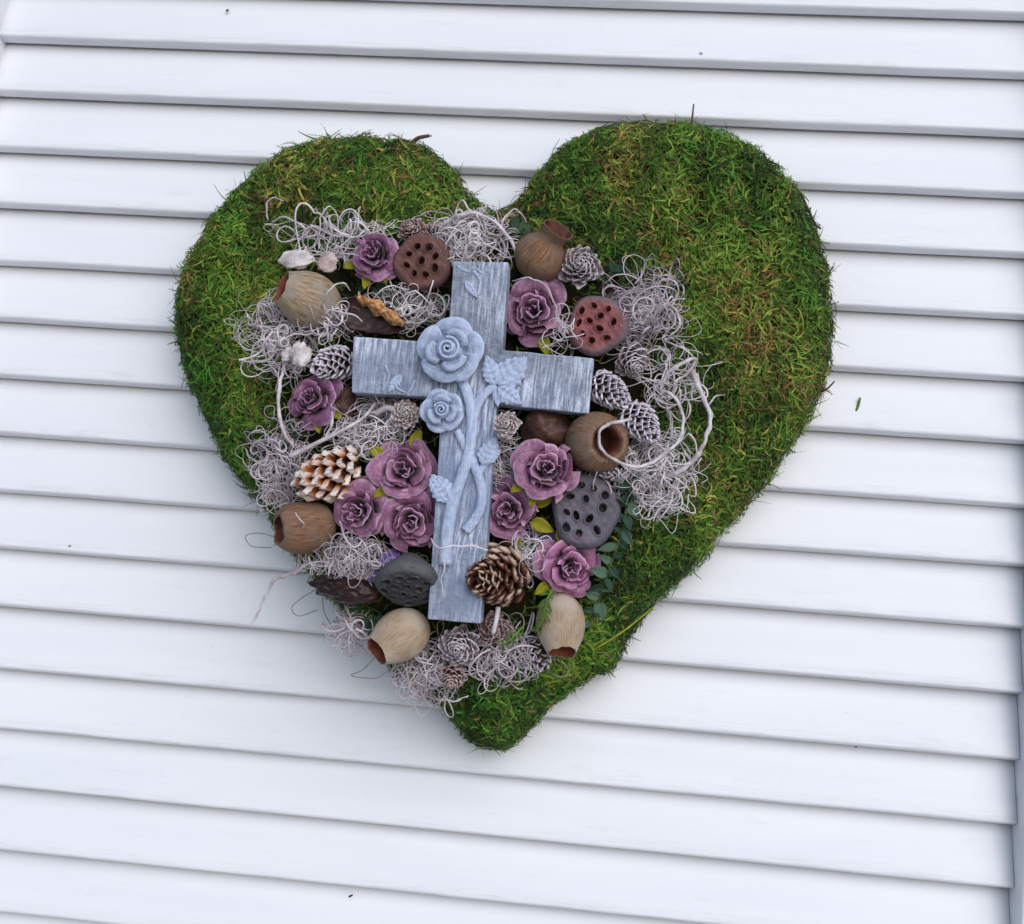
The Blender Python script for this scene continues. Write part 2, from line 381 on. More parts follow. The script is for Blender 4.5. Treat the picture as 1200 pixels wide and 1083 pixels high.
for r in range(len(ts) - 1):
    for i in range(n): F.append((r * n + i, r * n + (i + 1) % n, (r + 1) * n + (i + 1) % n, (r + 1) * n + i))
F.append(tuple(range((len(ts) - 1) * n, len(ts) * n))); F.append(tuple(range(n - 1, -1, -1)))
link('heart_form', mesh('heart_form', V, F), M_CORE, heart)

PAL = np.array([srgb(60, 86, 30)[:3], srgb(86, 116, 40)[:3], srgb(116, 142, 54)[:3], srgb(156, 148, 70)[:3], srgb(126, 100, 58)[:3], srgb(90, 68, 44)[:3], srgb(66, 128, 44)[:3], srgb(38, 54, 24)[:3]])
def strand_colors(P, n):
    a = 1.1 * noise(P, 60, 2) + rng.normal(0, .5, n); b = 1.15 * noise(P, 45, 3) + rng.normal(0, .35, n)
    idx = np.where(a < -.75, 7, np.where(a < .0, 0, np.where(a < .6, 1, 2)))
    idx = np.where((b > .62) & (rng.random(n) < .65), rng.choice([3, 4, 4, 5], n), idx)
    idx = np.where((b < -.75) & (rng.random(n) < .6), 6, idx); idx = np.where(rng.random(n) < .06, rng.choice([3, 4, 5, 6], n), idx)
    return PAL[idx] * rng.uniform(.75, 1.3, (n, 1))
def unit(v): return v / np.maximum(np.linalg.norm(v, axis=1, keepdims=True), 1e-9)
DECO = np.array([at(x, y, -.05)[[0, 2]] for x, y in [(540, 275), (640, 275), (730, 340), (780, 450), (760, 560), (720, 620), (700, 700), (660, 760), (540, 800), (450, 740), (350, 620), (320, 500), (320, 400), (350, 320), (430, 270)]])
def in_poly(P, Q):
    r = np.zeros(len(P), bool)
    for i in range(len(Q)):
        (x1, y1), (x2, y2) = Q[i], Q[(i + 1) % len(Q)]
        c = (y1 > P[:, 1]) != (y2 > P[:, 1]); r ^= c & (P[:, 0] < (x2 - x1) * (P[:, 1] - y1) / (y2 - y1 + 1e-12) + x1)
    return r
def moss_roots(nf, nr):
    lo, hi = B2.min(0), B2.max(0); P = rng.uniform(lo, hi, (int(nf * 1.7), 2)); P = P[inside(P)]
    P = P[~in_poly(P, DECO) | (rng.random(len(P)) < .07)][:nf]
    p, n = heart_surface(P)
    i = rng.integers(0, len(B2), nr); f = rng.random((nr, 1)); b = B2[i] * (1 - f) + B2[(i + 1) % len(B2)] * f
    tn = unit(np.roll(B2, -1, 0)[i] - np.roll(B2, 1, 0)[i]); inw = np.c_[tn[:, 1], -tn[:, 0]]
    inw *= np.sign((inw * (C2 - b)).sum(1, keepdims=True))
    ph = rng.uniform(.0, 1.15, nr); d = RR * (1 - np.cos(ph)); h = HH * np.sin(ph)
    q = b + inw * d[:, None]
    p2 = np.c_[q[:, 0], YB - h, q[:, 1]]; n2 = unit(np.c_[-inw[:, 0] * np.cos(ph), -np.sin(ph), -inw[:, 1] * np.cos(ph)])
    return np.vstack([p, p2]), np.vstack([n, n2])
def make_moss(name, nf, nr, Lr, Wr, lift, leaflets=0):
    p, nn = moss_roots(nf, nr); N = len(p)
    g = np.c_[noise(p, 55, 0), noise(p, 55, 4), noise(p, 55, 5)] * .9 + rng.normal(0, 1, (N, 3))
    t = unit(g - nn * (g * nn).sum(1, keepdims=True)); l = rng.uniform(*lift, (N, 1)); t = unit(t + nn * l)
    L = rng.uniform(*Lr, (N, 1)) * rng.choice([.7, 1, 1.25], (N, 1)); W = rng.uniform(*Wr, (N, 1))
    b = rng.normal(0, 1, (N, 3)); b = b - t * (b * t).sum(1, keepdims=True); b = unit(b - nn * ((b * nn).sum(1, keepdims=True) * .8 + .25)); b *= rng.uniform(.2, 1.3, (N, 1))
    b2 = -t * rng.uniform(0, .7, (N, 1)) * np.linalg.norm(b, axis=1, keepdims=True) ** 2 + nn * rng.normal(0, .06, (N, 1))
    side = unit(np.cross(t, nn + rng.normal(0, .4, (N, 3))))
    K = 5; p = p + nn * rng.uniform(-.0005, .0045, (N, 1)); cs = []; VV = []
    for k in range(K + 1):
        s = k / K; c = p + L * (t * s + b * s * s + b2 * s * s * s); cs.append(c)
        w = W * (.6 + .9 * s - 1.2 * s * s) * .5
        up = nn * (w * .0)
        VV.append(c - side * w + up); VV.append(c + side * w + up)
    V = np.stack(VV, 1).reshape(-1, 3)
    o = (np.arange(N) * 2 * (K + 1))[:, None, None]
    F = (o + np.array([[2 * k, 2 * k + 1, 2 * k + 3, 2 * k + 2] for k in range(K)])[None]).reshape(-1, 4)
    col = strand_colors(p, N); C = np.repeat(col, 2 * (K + 1), 0)
    loops = F.reshape(-1); starts = np.arange(0, len(loops), 4); tot = np.full(len(F), 4)
    if leaflets:
        lv = []; lc = []
        for j in range(leaflets):
            s = .12 + .8 * j / leaflets; kk = min(int(s * K), K - 1); c = cs[kk] + (cs[kk + 1] - cs[kk]) * (s * K - kk)
            d = unit(cs[kk + 1] - cs[kk]); sg = 1 if j % 2 else -1
            ln = L * (.24 - .13 * s) * rng.uniform(.7, 1.3, (N, 1))
            tip = c + (side * sg * .75 + d * .8 + nn * rng.uniform(-.15, .4, (N, 1))) * ln
            lv += [c - d * W * .38, c + d * W * .38, tip]; lc.append(col * rng.uniform(.85, 1.35, (N, 1)))
        LV = np.stack(lv, 1).reshape(-1, 3); LC = np.repeat(np.stack(lc, 1).reshape(-1, 3), 3, 0)
        o0 = len(V); nt = len(LV) // 3
        V = np.vstack([V, LV]); C = np.vstack([C, LC])
        starts = np.r_[starts, len(loops) + np.arange(nt) * 3]; tot = np.r_[tot, np.full(nt, 3)]; loops = np.r_[loops, o0 + np.arange(nt * 3)]
    me = bpy.data.meshes.new(name); me.vertices.add(len(V)); me.vertices.foreach_set('co', V.astype(np.float32).ravel())
    me.loops.add(len(loops)); me.loops.foreach_set('vertex_index', loops.astype(np.int32))
    me.polygons.add(len(starts)); me.polygons.foreach_set('loop_start', starts.astype(np.int32)); me.polygons.foreach_set('loop_total', tot.astype(np.int32))
    a = me.color_attributes.new('strand', 'FLOAT_COLOR', 'POINT'); a.data.foreach_set('color', np.c_[np.clip(C, 0, 1), np.ones(len(C))].astype(np.float32).ravel())
    me.update(calc_edges=True); me.validate()
    o = link(name, me, M_MOSS, heart); o['kind'] = 'stuff'; return o
make_moss('moss_mat', 34000, 8000, (.004, .0095), (.0007, .0015), (-.1, .10))
make_moss('moss_fronds', 36000, 9000, (.0042, .009), (.0006, .0011), (-.05, .22), 14)
make_moss('moss_edge', 1500, 1300, (.0035, .007), (.0007, .0012), (.2, .7), 14)
def twig(name, pts, r0, r1, mat, parent=None, n=7, sides=6, knots=False):
    P = smooth_path([at(x, y, Y) for x, y, Y in pts], n); m = len(P); r = np.linspace(r0, r1, m)
    if knots:
        r = r * (1 + .6 * np.maximum(0, noise(P, 420, 3)) + .18 * noise(P, 1500, 4)) * np.clip(np.minimum(np.arange(m) + 2, m - np.arange(m)) / 7, .72, 1)
        P = P + .0007 * np.c_[noise(P, 260, 1), noise(P, 260, 2), noise(P, 260, 5)]
    V, F = tube(P, r, sides); return link(name, mesh(name, V, F), mat, parent)
twig('stalk', [(482, 178, -.03), (484, 168, -.033), (490, 162, -.035), (503, 159, -.036)], .0017, .0009, M_DARKTWIG, heart)
twig('stalk', [(808, 152, -.03), (811, 140, -.032), (812, 130, -.032), (813, 122, -.032)], .0007, .0004, M_DARKTWIG, heart)
twig('stalk', [(940, 230, -.03), (955, 262, -.028), (962, 268, -.03)], .0007, .0005, M_DARKTWIG, heart)
twig('stalk', [(960, 460, -.025), (970, 455, -.028), (978, 447, -.028)], .0006, .0004, M_DARKTWIG, heart)
twig('stalk', [(735, 250, -.058), (745, 225, -.06), (762, 195, -.058)], .0004, .0003, M_STEM, heart)
twig('stalk', [(760, 320, -.057), (785, 312, -.059), (800, 300, -.057)], .0006, .0004, M_DARKTWIG, heart)
twig('stalk', [(690, 765, -.045), (730, 740, -.05), (765, 712, -.045)], .0006, .0004, M_SEPAL, heart)

# ------------------------------------------------------------------ leaves
def leaf_mesh(L, W, serr=0, fold=.2, curl=.15, nu=9, tk=.0004, veins=False):
    """leaf along +y from the origin, face up +z, closed thin solid"""
    top = []; tint = []
    vs = np.linspace(0, 1, nu); us = np.linspace(-1, 1, 13 if veins else 7)
    for v in vs:
        w = W * .5 * (math.sin(math.pi * min(v, .999) ** .8) ** .8) * (1 - .25 * v) + 1e-5
        if serr: w *= 1 + serr * (math.sin(v * 34) * .5)
        for u in us:
            z = fold * W * abs(u) * .5 - curl * L * v * v
            if veins: z += .02 * L * abs(math.sin((v * 5.5 - abs(u) * .7) * 3.14)) ** .6 * (1 - abs(u) * .3) + .05 * L * min(1, abs(u) * 3) - .035 * L * u * u
            top.append((u * w, v * L, z)); tint.append(.45 + .55 * abs(math.sin((v * 5.5 - abs(u) * .7) * 3.14)) if veins else .3 + .7 * abs(u) ** 2)
    top = np.array(top); bot = top - np.array([0, 0, tk]); n = len(top); nv_ = len(us)
    V = np.vstack([top, bot]); F = [f[::-1] for f in grid_faces(nu, nv_)] + [tuple(i + n for i in f) for f in grid_faces(nu, nv_)]
    rim = [i * nv_ for i in range(nu)] + [(nu - 1) * nv_ + j for j in range(1, nv_)] + [i * nv_ + nv_ - 1 for i in range(nu - 2, -1, -1)] + [j for j in range(nv_ - 2, 0, -1)]
    for i in range(len(rim)): a, b = rim[i], rim[(i + 1) % len(rim)]; F.append((a, b, b + n, a + n))
    return mesh('leaf', V, F, True, tint * 2)
def ori(pos, ydir, zdir):
    y = nrm(ydir); z = np.asarray(zdir, float); z = nrm(z - y * (z @ y)); x = np.cross(y, z)
    return Matrix(((x[0], y[0], z[0], pos[0]), (x[1], y[1], z[1], pos[1]), (x[2], y[2], z[2], pos[2]), (0, 0, 0, 1)))
# ------------------------------------------------------------------ paper roses
def petal_mesh(r0, r1, zb, zt, w, curl, p, seed, pinch=.2, ruf=.04):
    rg = np.random.default_rng(seed); U = np.linspace(-1, 1, 11); Vv = np.linspace(0, 1, 9); V = []; T = []
    a1, a2, a3 = rg.uniform(0, 6.28, 3); bump = rg.uniform(-.3, .3)
    for u in U:
        vm = 1 - pinch * abs(u) ** 2.6 + .05 * math.sin(u * 3 + a1)
        for v in Vv:
            q = v * vm; r = r0 + (r1 - r0) * q ** p + .05 * u * (1 - .3 * q)
            z = zb + (zt - zb) * (1 - (1 - q) ** 1.5)
            e = max(0, (v - .62) / .38); r += curl * e ** 1.6 * (1 + .5 * math.sin(u * 2.2 + a2)); z -= curl * .9 * e ** 2.2
            r += ruf * math.sin(u * 5 + a3) * q + .028 * math.sin(u * 11 + a1 + 4 * q) * q; z += ruf * math.sin(u * 4 + a1) * q + .025 * math.sin(u * 9 + a2) * q * q + bump * u * q * .4
            a = u * w * (1 - .22 * q * q)
            V.append((r * math.cos(a), r * math.sin(a), z)); T.append(v)
    return mesh('petal', V, [f for f in grid_faces(11, 9)], True, T)
LAY = [(2, .02, .11, .3, 1.04, 2.3, .0, .7, .12), (3, .06, .23, .25, 1.02, 1.5, .03, .8, .22), (3, .10, .40, .1, .97, 1.3, .07, .75, .3), (4, .14, .60, .05, .86, 1.1, .12, .75, .36), (4, .17, .79, .0, .73, 1.08, .17, .75, .42), (3, .18, .92, -.08, .50, 1.05, .16, .8, .44)]
ROSE_M = []
for var in range(3):
    L_ = []; ang = var * .7; s = var * 100
    for (cnt, r0, r1, zb, zt, w, curl, p, pin) in LAY:
        for i in range(cnt):
            s += 1; rg = np.random.default_rng(s)
            L_.append((s, (r0, r1 * rg.uniform(.94, 1.06), zb, zt * rg.uniform(.95, 1.05), w, curl * rg.uniform(.6, 1.4), p, s, pin), ang + rg.uniform(-.3, .3)))
            ang += 6.283 / cnt
        ang += 1.1
    ROSE_M.append(L_)
_pc = {}
SEPAL_MESH = leaf_mesh(1.0, .62, 0, .3, .12, 7, .03)
def rose(px, py, rpx, face, roll, mat, var, label, leaves=(), Y=-.066):
    R = rpx * PXM * 1.12; M = frame(at(px, py, Y), face, roll)
    f = nrm((face[0], -face[2], face[1])); M.translation = Vector(M.translation) - Vector(f) * R * .6
    o = thing('paper_rose', label, 'rose', M, 'purple paper roses')
    for s, args, a in ROSE_M[var]:
        key = (s, mat.name)
        if key not in _pc: _pc[key] = petal_mesh(*args); _pc[key].materials.append(mat)
        q = link('petal', _pc[key], None, o, Matrix.Rotation(a, 4, 'Z') @ Matrix.Scale(R, 4))
        solid(q, .034, 1)
    inv = Matrix.Rotation(-roll, 3, 'Z')
    for deg, reach, sz in leaves:
        a = math.radians(deg); d = inv @ Vector((math.cos(a), math.sin(a), 0)); L = sz * R * 1.2; reach *= 1.04
        pos = d * (reach * 1.12 * R - L) + Vector((0, 0, R * .34))
        link('leaf', SEPAL_MESH, M_SEPAL, o, ori(pos, d + Vector((0, 0, .12)), (0, 0, 1)) @ Matrix.Scale(L, 4))
    return o
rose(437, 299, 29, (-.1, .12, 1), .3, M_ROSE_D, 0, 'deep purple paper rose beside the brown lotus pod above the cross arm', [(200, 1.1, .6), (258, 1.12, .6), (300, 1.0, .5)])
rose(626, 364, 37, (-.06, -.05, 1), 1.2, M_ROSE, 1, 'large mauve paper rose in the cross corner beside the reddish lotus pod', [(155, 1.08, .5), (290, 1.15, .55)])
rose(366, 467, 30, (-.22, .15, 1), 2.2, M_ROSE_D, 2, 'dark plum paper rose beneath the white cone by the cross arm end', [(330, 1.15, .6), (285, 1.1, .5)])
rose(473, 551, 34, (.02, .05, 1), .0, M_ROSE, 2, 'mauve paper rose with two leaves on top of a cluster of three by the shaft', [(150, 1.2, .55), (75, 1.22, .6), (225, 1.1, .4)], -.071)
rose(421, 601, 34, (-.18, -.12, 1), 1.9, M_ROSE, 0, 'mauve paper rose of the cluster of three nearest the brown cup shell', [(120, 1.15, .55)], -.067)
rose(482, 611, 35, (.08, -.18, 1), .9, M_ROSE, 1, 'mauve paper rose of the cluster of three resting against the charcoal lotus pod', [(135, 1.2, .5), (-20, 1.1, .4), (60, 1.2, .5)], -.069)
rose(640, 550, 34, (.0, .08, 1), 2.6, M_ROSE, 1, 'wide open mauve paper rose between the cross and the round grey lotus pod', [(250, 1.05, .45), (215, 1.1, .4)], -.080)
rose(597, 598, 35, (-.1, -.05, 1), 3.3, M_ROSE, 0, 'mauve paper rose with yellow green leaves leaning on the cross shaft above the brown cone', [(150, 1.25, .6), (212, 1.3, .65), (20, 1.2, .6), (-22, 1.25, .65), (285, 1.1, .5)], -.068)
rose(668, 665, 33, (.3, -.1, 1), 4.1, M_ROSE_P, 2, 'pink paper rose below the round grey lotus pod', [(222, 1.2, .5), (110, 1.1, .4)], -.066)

# ------------------------------------------------------------------ lotus pods
def lotus(px, py, rpx, face, roll, mat, label, holes, hr, depth, Y=-.068, squash=1.0, seeds=()):
    R = rpx * PXM; M = frame(at(px, py, Y), face, roll); f = nrm((face[0], -face[2], face[1])); M.translation = Vector(M.translation) - Vector(f) * R * depth
    o = thing('lotus_pod', label, 'lotus pod', M, 'dried lotus pods')
    NR, NS = 70, 144; V = []; T = []
    H = np.array(holes, float); rg = np.random.default_rng(int(px)); th_ = rg.uniform(0, 3.14, len(H)); ho_c, ho_s = np.cos(th_), np.sin(th_); ho_a = rg.uniform(1.0, 1.25, len(H)); ho_r = rg.uniform(.85, 1.15, len(H))
    for i in range(NR + 1):
        r = i / NR
        for j in range(NS):
            a = 6.28318 * j / NS; wv = 1 + .035 * math.sin(3 * a + px) + .025 * math.sin(5 * a + py)
            x, y = r * math.cos(a), r * math.sin(a)
            z = .06 * (1 - r * r) - .12 * max(0, (r - .86) / .14) ** 2 + .012 * math.sin(x * 7 + px) * math.cos(y * 6)
            dx, dy = H[:, 0] - x, H[:, 1] - y; d = np.hypot((dx * ho_c + dy * ho_s) * ho_a, (dy * ho_c - dx * ho_s) / ho_a) / (hr * ho_r); k = d.argmin(); dm = d[k]
            z += .05 * math.exp(-((dm - 1.25) / .26) ** 2) + .012 * math.sin(x * 23 + py) * math.sin(y * 19 + px)
            z -= .42 * (1 - min(max((dm - .72) / .36, 0), 1) ** 2 * (3 - 2 * min(max((dm - .72) / .36, 0), 1)))
            V.append((x * wv, y * wv * squash, depth + z)); T.append(min(max((r - .74) / .22, 0), 1))
    F = []
    for i in range(NR):
        for j in range(NS):
            a = i * NS + j; b = i * NS + (j + 1) % NS; F.append((a, a + NS, b + NS, b))
    V = np.array(V) * R
    link('pod_face', mesh('pod_face', V, F, True, T), mat, o)
    prof = [(1.0, depth - .12), (1.035, depth - .2), (1.0, depth - .32), (.88, depth - .55), (.66, depth * .35), (.40, .08), (.2, 0), (.01, 0)]
    W = []
    for r, z in prof:
        for j in range(NS):
            a = 6.28318 * j / NS; wv = (1 + .035 * math.sin(3 * a + px) + .025 * math.sin(5 * a + py)) * (1 + .02 * math.sin(a * 14) * (r < .98))
            W.append((r * wv * math.cos(a) * R, r * wv * squash * math.sin(a) * R, z * R))
    F = [(i * NS + j, i * NS + (j + 1) % NS, (i + 1) * NS + (j + 1) % NS, (i + 1) * NS + j) for i in range(len(prof) - 1) for j in range(NS)]
    link('pod_cup', mesh('pod_cup', W, [f[::-1] for f in F], True, [1] * len(W)), mat, o)
    for k in seeds:
        V, F = lathe([(.001, -.5), (.6, -.3), (.8, 0), (.6, .35), (.25, .5), (.001, .52)], 12)
        link('seed', mesh('seed', V, F), M_SEED, o, Matrix.Translation((holes[k][0] * R, holes[k][1] * squash * R, (depth - .30) * R)) @ Matrix.Scale(hr * R * .95, 4))
    return o
ring = lambda n, r, a0, sx=1: [(r * math.cos(a0 + 6.283 * i / n) * sx, r * math.sin(a0 + 6.283 * i / n)) for i in range(n)]
lotus(494, 306, 34, (.02, -.02, 1), 0, M_LOT_BROWN, 'brown lotus pod with a ring of holes at the top of the cross', [(0, 0)] + ring(8, .52, .35), .115, .75, seeds=(0,))
lotus(699, 380, 35, (-.12, .02, 1), 0, M_LOT_RED, 'reddish lotus pod with grey rim beside the large mauve rose', [(-.52, .42), (-.12, .62), (.36, .52), (-.62, .02), (-.24, .1), (.12, .28), (.55, .08), (.12, -.16), (-.42, -.34), (-.12, -.55), (.4, -.48)], .105, .8, seeds=(5, 4, 7))
lotus(686, 598, 38, (.06, .06, 1), .15, M_LOT_GREY, 'round slate grey lotus pod above the pink rose', [(-.1, .68), (.3, .58), (-.42, .38), (.04, .3), (-.6, -.02), (.5, .02), (-.3, -.12), (.1, -.24), (-.62, -.42), (-.25, -.6), (.3, -.56), (.62, .36)], .105, .75, -.070, 1.13, seeds=(6, 7, 10))
lotus(477, 690, 36, (.08, -.76, .65), 0, M_LOT_DARK, 'charcoal lotus pod tilted downwards beside the foot of the cross', [(-.62, .35), (-.2, .58), (.22, .55), (.62, .3), (-.72, -.08), (-.36, .14), (.04, .2), (.4, .05), (.75, -.1), (-.5, -.42), (-.12, -.22), (.22, -.35), (.56, -.48), (0, -.7)], .11, 1.25, -.076)

# ------------------------------------------------------------------ cups (dried seed shells)
def cup(px, py, rpx, hpx, face, mat, mat_in, label, prof, inner, Y=-.066, wob=.02, k=0):
    R = rpx * PXM; H = hpx * PXM; M = frame(at(px, py, Y), face); f = nrm((face[0], -face[2], face[1])); M.translation = Vector(M.translation) - Vector(f) * H * .5
    o = thing('cup_shell', label, 'seed shell', M, 'dried cup shaped seed shells')
    def rag(V):
        a = np.arctan2(V[:, 1], V[:, 0]); w = np.clip(V[:, 2] / H, 0, 1) ** 7; C_ = np.c_[np.cos(a), np.sin(a), 0 * a]
        V[:, 2] += H * w * (.025 * noise(C_, 2.2, k) + .02 * noise(C_, 6, k + 1)); V[:, :2] *= (1 + .015 * noise(np.c_[C_[:, :2] * 5, V[:, 2] / H], 1.6, k))[:, None]
        return V
    P = smooth_path([(r * R, z * H, 0) for r, z in prof], 5)[:, :2]; V, F = lathe(P, 64, wob * 1.8, k); V = rag(V)
    link('shell', mesh('shell', V, F), mat, o)
    P = smooth_path([(r * R, z * H, 0) for r, z in inner], 5)[:, :2]; V, F = lathe(P, 64, wob * 1.8, k); V = rag(V)
    link('inner_wall', mesh('inner_wall', V, F), mat_in, o)
    return o
PA = [(.02, 0), (.45, .03), (.82, .2), (1.0, .45), (.92, .7), (.72, .88), (.60, .98), (.585, 1.0), (.56, 1.0)]
IA = [(.56, 1.0), (.52, .98), (.50, .9), (.6, .7), (.7, .5), (.5, .3), (.01, .25)]
PB = [(.02, 0), (.5, .03), (.86, .2), (1.0, .4), (.84, .62), (.55, .76), (.5, .86), (.6, 1.0), (.57, 1.01)]
IB = [(.57, 1.01), (.46, .88), (.45, .78), (.6, .6), (.5, .35), (.01, .3)]
PC = [(.02, 0), (.5, .03), (.88, .2), (1.0, .5), (.94, .78), (.72, .97), (.62, 1.0), (.55, 1.0)]
IC = [(.55, 1.0), (.46, .97), (.42, .8), (.45, .55), (.3, .42), (.01, .4)]
cup(363, 352, 34, 74, (-.82, .28, .5), M_CUP_BEIGE, M_CUP_IN, 'beige fibrous cup shell with red brown rim beside the dark husk', PA, IA, -.068, .02, 1)
cup(636, 296, 31, 68, (.45, .62, .45), M_CUP_BROWN, M_CUP_IN2, 'brown vase shaped shell with flared neck between the cross top and a rosette cone', PB, IB, -.066, .025, 2)
cup(698, 518, 35, 62, (.42, -.02, .85), M_CUP_BROWN, M_CUP_IN2, 'brown wooden cup shell with round mouth under the cross arm end', PC, IC, -.07, .015, 3)
cup(359, 618, 31, 68, (-.80, -.12, .58), M_CUP_BROWN, M_CUP_IN2, 'plain brown barrel shaped shell on the heart edge beside the rose cluster', PC, [(.55, 1.0), (.5, .98), (.52, .8), (.5, .5), (.01, .4)], -.062, .02, 4)
cup(470, 745, 30, 70, (-.62, -.5, .5), M_CUP_PALE, M_CUP_IN, 'pale beige cup shell with red brown mouth below the charcoal lotus pod', PA, IA, -.064, .02, 5)
cup(657, 731, 29, 70, (.12, -.85, .42), M_CUP_PALE, M_CUP_IN, 'pale tan egg shaped shell with small mouth below the pink rose', PA, [(.56, 1.0), (.5, .98), (.48, .9), (.5, .8), (.3, .7), (.01, .68)], -.064, .02, 6)

# ------------------------------------------------------------------ cones
def scale_mesh(wd, cupz, thick, point, hook):
    us = np.linspace(-1, 1, 5); vs_ = np.linspace(0, 1, 6); top = []; T = []
    for v in vs_:
        w = wd * .5 * (.35 + .65 * math.sin(min(v * 1.15, 1) * 1.5708)) * (1 - max(0, (v - .6) / .4) ** 2 * (.55 + point * .4))
        for u in us:
            z = cupz * (u * u) * .5 + hook * v ** 3; y = v - .12 * point * abs(u) * v - .1 * u * u * v
            top.append((u * w, y, z)); T.append(min(1, max(0, v * .9 + .1 * abs(u))))
    top = np.array(top); th = thick * (.6 + .4 * top[:, 1:2]); bot = top - np.c_[0 * th, 0 * th, th]; n = len(top)
    F = [f[::-1] for f in grid_faces(6, 5)] + [tuple(i + n for i in f) for f in grid_faces(6, 5)]
    rim = [i * 5 for i in range(6)] + [25 + j for j in range(1, 5)] + [i * 5 + 4 for i in range(4, -1, -1)] + [3, 2, 1]
    for i in range(len(rim)): a, b = rim[i], rim[(i + 1) % len(rim)]; F.append((a, b, b + n, a + n))
    return mesh('scale', np.vstack([top, bot]), F, True, T + T)
def cone(px, py, rpx, hpx, face, mat, label, n=55, kind='rosette', Y=-.066, ls=1.0, name='larch_cone', group='whitened and brown cones', cat='cone', seed=0):
    R = rpx * PXM; H = hpx * PXM; M = frame(at(px, py, Y), face, seed * 1.3); f = nrm((face[0], -face[2], face[1])); M.translation = Vector(M.translation) - Vector(f) * H * .55
    o = thing(name, label, cat, M, group); rg = np.random.default_rng(seed + 50)
    V, F = lathe([(.001, 0), (.42 * R, .05 * H), (.5 * R, .35 * H), (.34 * R, .7 * H), (.001, .93 * H)], 16); link('core', mesh('core', V, F), M_CONE_AXIS, o)
    if kind == 'rosette': me = scale_mesh(.95, .35, .10, .15, .12)
    elif kind == 'closed': me = scale_mesh(1.0, -.35, .10, .2, -.05)
    elif kind == 'chunky': me = scale_mesh(.75, -.25, .38, .6, .22)
    else: me = scale_mesh(1.05, -.28, .14, .35, -.12)
    me.materials.append(mat)
    for i in range(n):
        t = (i + .5) / n; a = i * 2.39996 + rg.normal(0, .06)
        if kind == 'rosette':
            rr = R * .42 * (1 - t) ** .55; z = H * (.12 + .74 * t); ln = R * (.68 - .40 * t) * ls; el = math.radians(12 + 66 * t ** .9)
        elif kind == 'closed':
            rr = R * .62 * math.sin(math.pi * (.1 + .86 * t) ** .8) ** .8 + .02 * R; z = H * (.02 + .84 * t); ln = R * (.60 - .24 * t) * ls; el = math.radians(44 + 34 * t)
        elif kind == 'chunky':
            rr = R * .5 * math.sin(math.pi * (.2 + .78 * t)) ** .7; z = H * (.05 + .85 * t); ln = R * .6 * ls; el = math.radians(5 + 60 * t)
        else:
            rr = R * .55 * max(0, 1 - t ** 1.6) ** .5; z = H * (.04 + .82 * t); ln = R * (.62 - .3 * t) * ls; el = math.radians(28 + 52 * t)
        el += rg.normal(0, .07); ca, sa = math.cos(a), math.sin(a); rad = np.array([ca, sa, 0])
        yd = rad * math.cos(el) + np.array([0, 0, math.sin(el)]); zd = -rad * math.sin(el) + np.array([0, 0, math.cos(el)])
        s = ln * rg.uniform(.9, 1.1)
        link('scale', me, None, o, ori(rad * rr * .75 + np.array([0, 0, z]), yd, zd) @ Matrix.Diagonal((s * rg.uniform(.9, 1.1), s, s, 1)))
    return o
cone(680, 311, 29, 34, (.02, .02, 1), M_SC_GREY, 'grey white rosette cone beside the flared brown vase shell', 62, Y=-.07, seed=1)
cone(482, 268, 20, 26, (-.1, .25, 1), M_SC_PINK, 'small pinkish rosette cone touching the top of the brown lotus pod', 42, Y=-.064, seed=2)
cone(508, 270, 17, 26, (.35, .3, .8), M_SC_PINK, 'small pinkish cone squeezed between the brown lotus pod and curly moss', 36, Y=-.06, seed=3)
cone(742, 426, 25, 38, (.25, -.45, .8), M_SC_GREY, 'grey white rosette cone under the reddish lotus pod', 56, Y=-.068, seed=4)
cone(718, 461, 24, 60, (.72, -.5, .45), M_SC_WHITE, 'white ribbed cone touching the end of the cross arm', 84, 'closed', -.068, seed=5)
cone(754, 499, 24, 58, (.62, -.62, .5), M_SC_WHITE, 'white ribbed cone next to the round mouth of the brown cup', 84, 'closed', -.07, seed=6)
cone(722, 546, 24, 52, (-.7, -.35, .5), M_SC_WHITE, 'white ribbed cone half hidden in curly moss above the boxwood leaves', 76, 'closed', -.062, seed=7)
cone(594, 497, 19, 20, (-.05, .02, 1), M_SC_TAN, 'tiny brown white rosette cone sitting on the cross stem', 40, Y=-.087, seed=8)
cone(475, 485, 21, 28, (.1, .0, 1), M_SC_TAN, 'small grey white rosette cone against the small carved rose', 48, Y=-.072, seed=9)
cone(386, 427, 25, 56, (-.55, -.4, .75), M_SC_WHITE, 'whitened rosette cone against the cut end of the cross arm', 74, 'closed', Y=-.066, seed=10)
cone(384, 558, 35, 66, (-.72, -.38, .5), M_SC_ORANGE, 'chunky pine cone with white tipped orange brown scales beside the rose cluster', 54, 'chunky', -.066, name='pine_cone', seed=11)
cone(573, 677, 39, 70, (-.42, -.18, .85), M_SC_BROWN, 'glossy dark brown pine cone with tan edged scales leaning on the cross foot', 78, 'big', -.074, name='pine_cone', seed=12)
cone(537, 758, 29, 36, (-.02, -.12, 1), M_SC_GREY, 'grey white rosette cone just under the foot of the cross', 60, Y=-.066, seed=13)
cone(580, 738, 24, 30, (.15, .1, 1), M_SC_PINK, 'dull brown rosette cone behind the whitened stub below the big brown cone', 48, Y=-.056, seed=14)
cone(529, 796, 20, 30, (-.05, -.5, .85), M_SC_PINK, 'small pinkish brown cone at the bottom edge of the arrangement', 46, Y=-.06, seed=15)
cone(634, 771, 18, 40, (.35, -.75, .55), M_SC_WHITE, 'tiny white ribbed cone beside the pale egg shaped shell', 30, 'closed', -.058, seed=16)

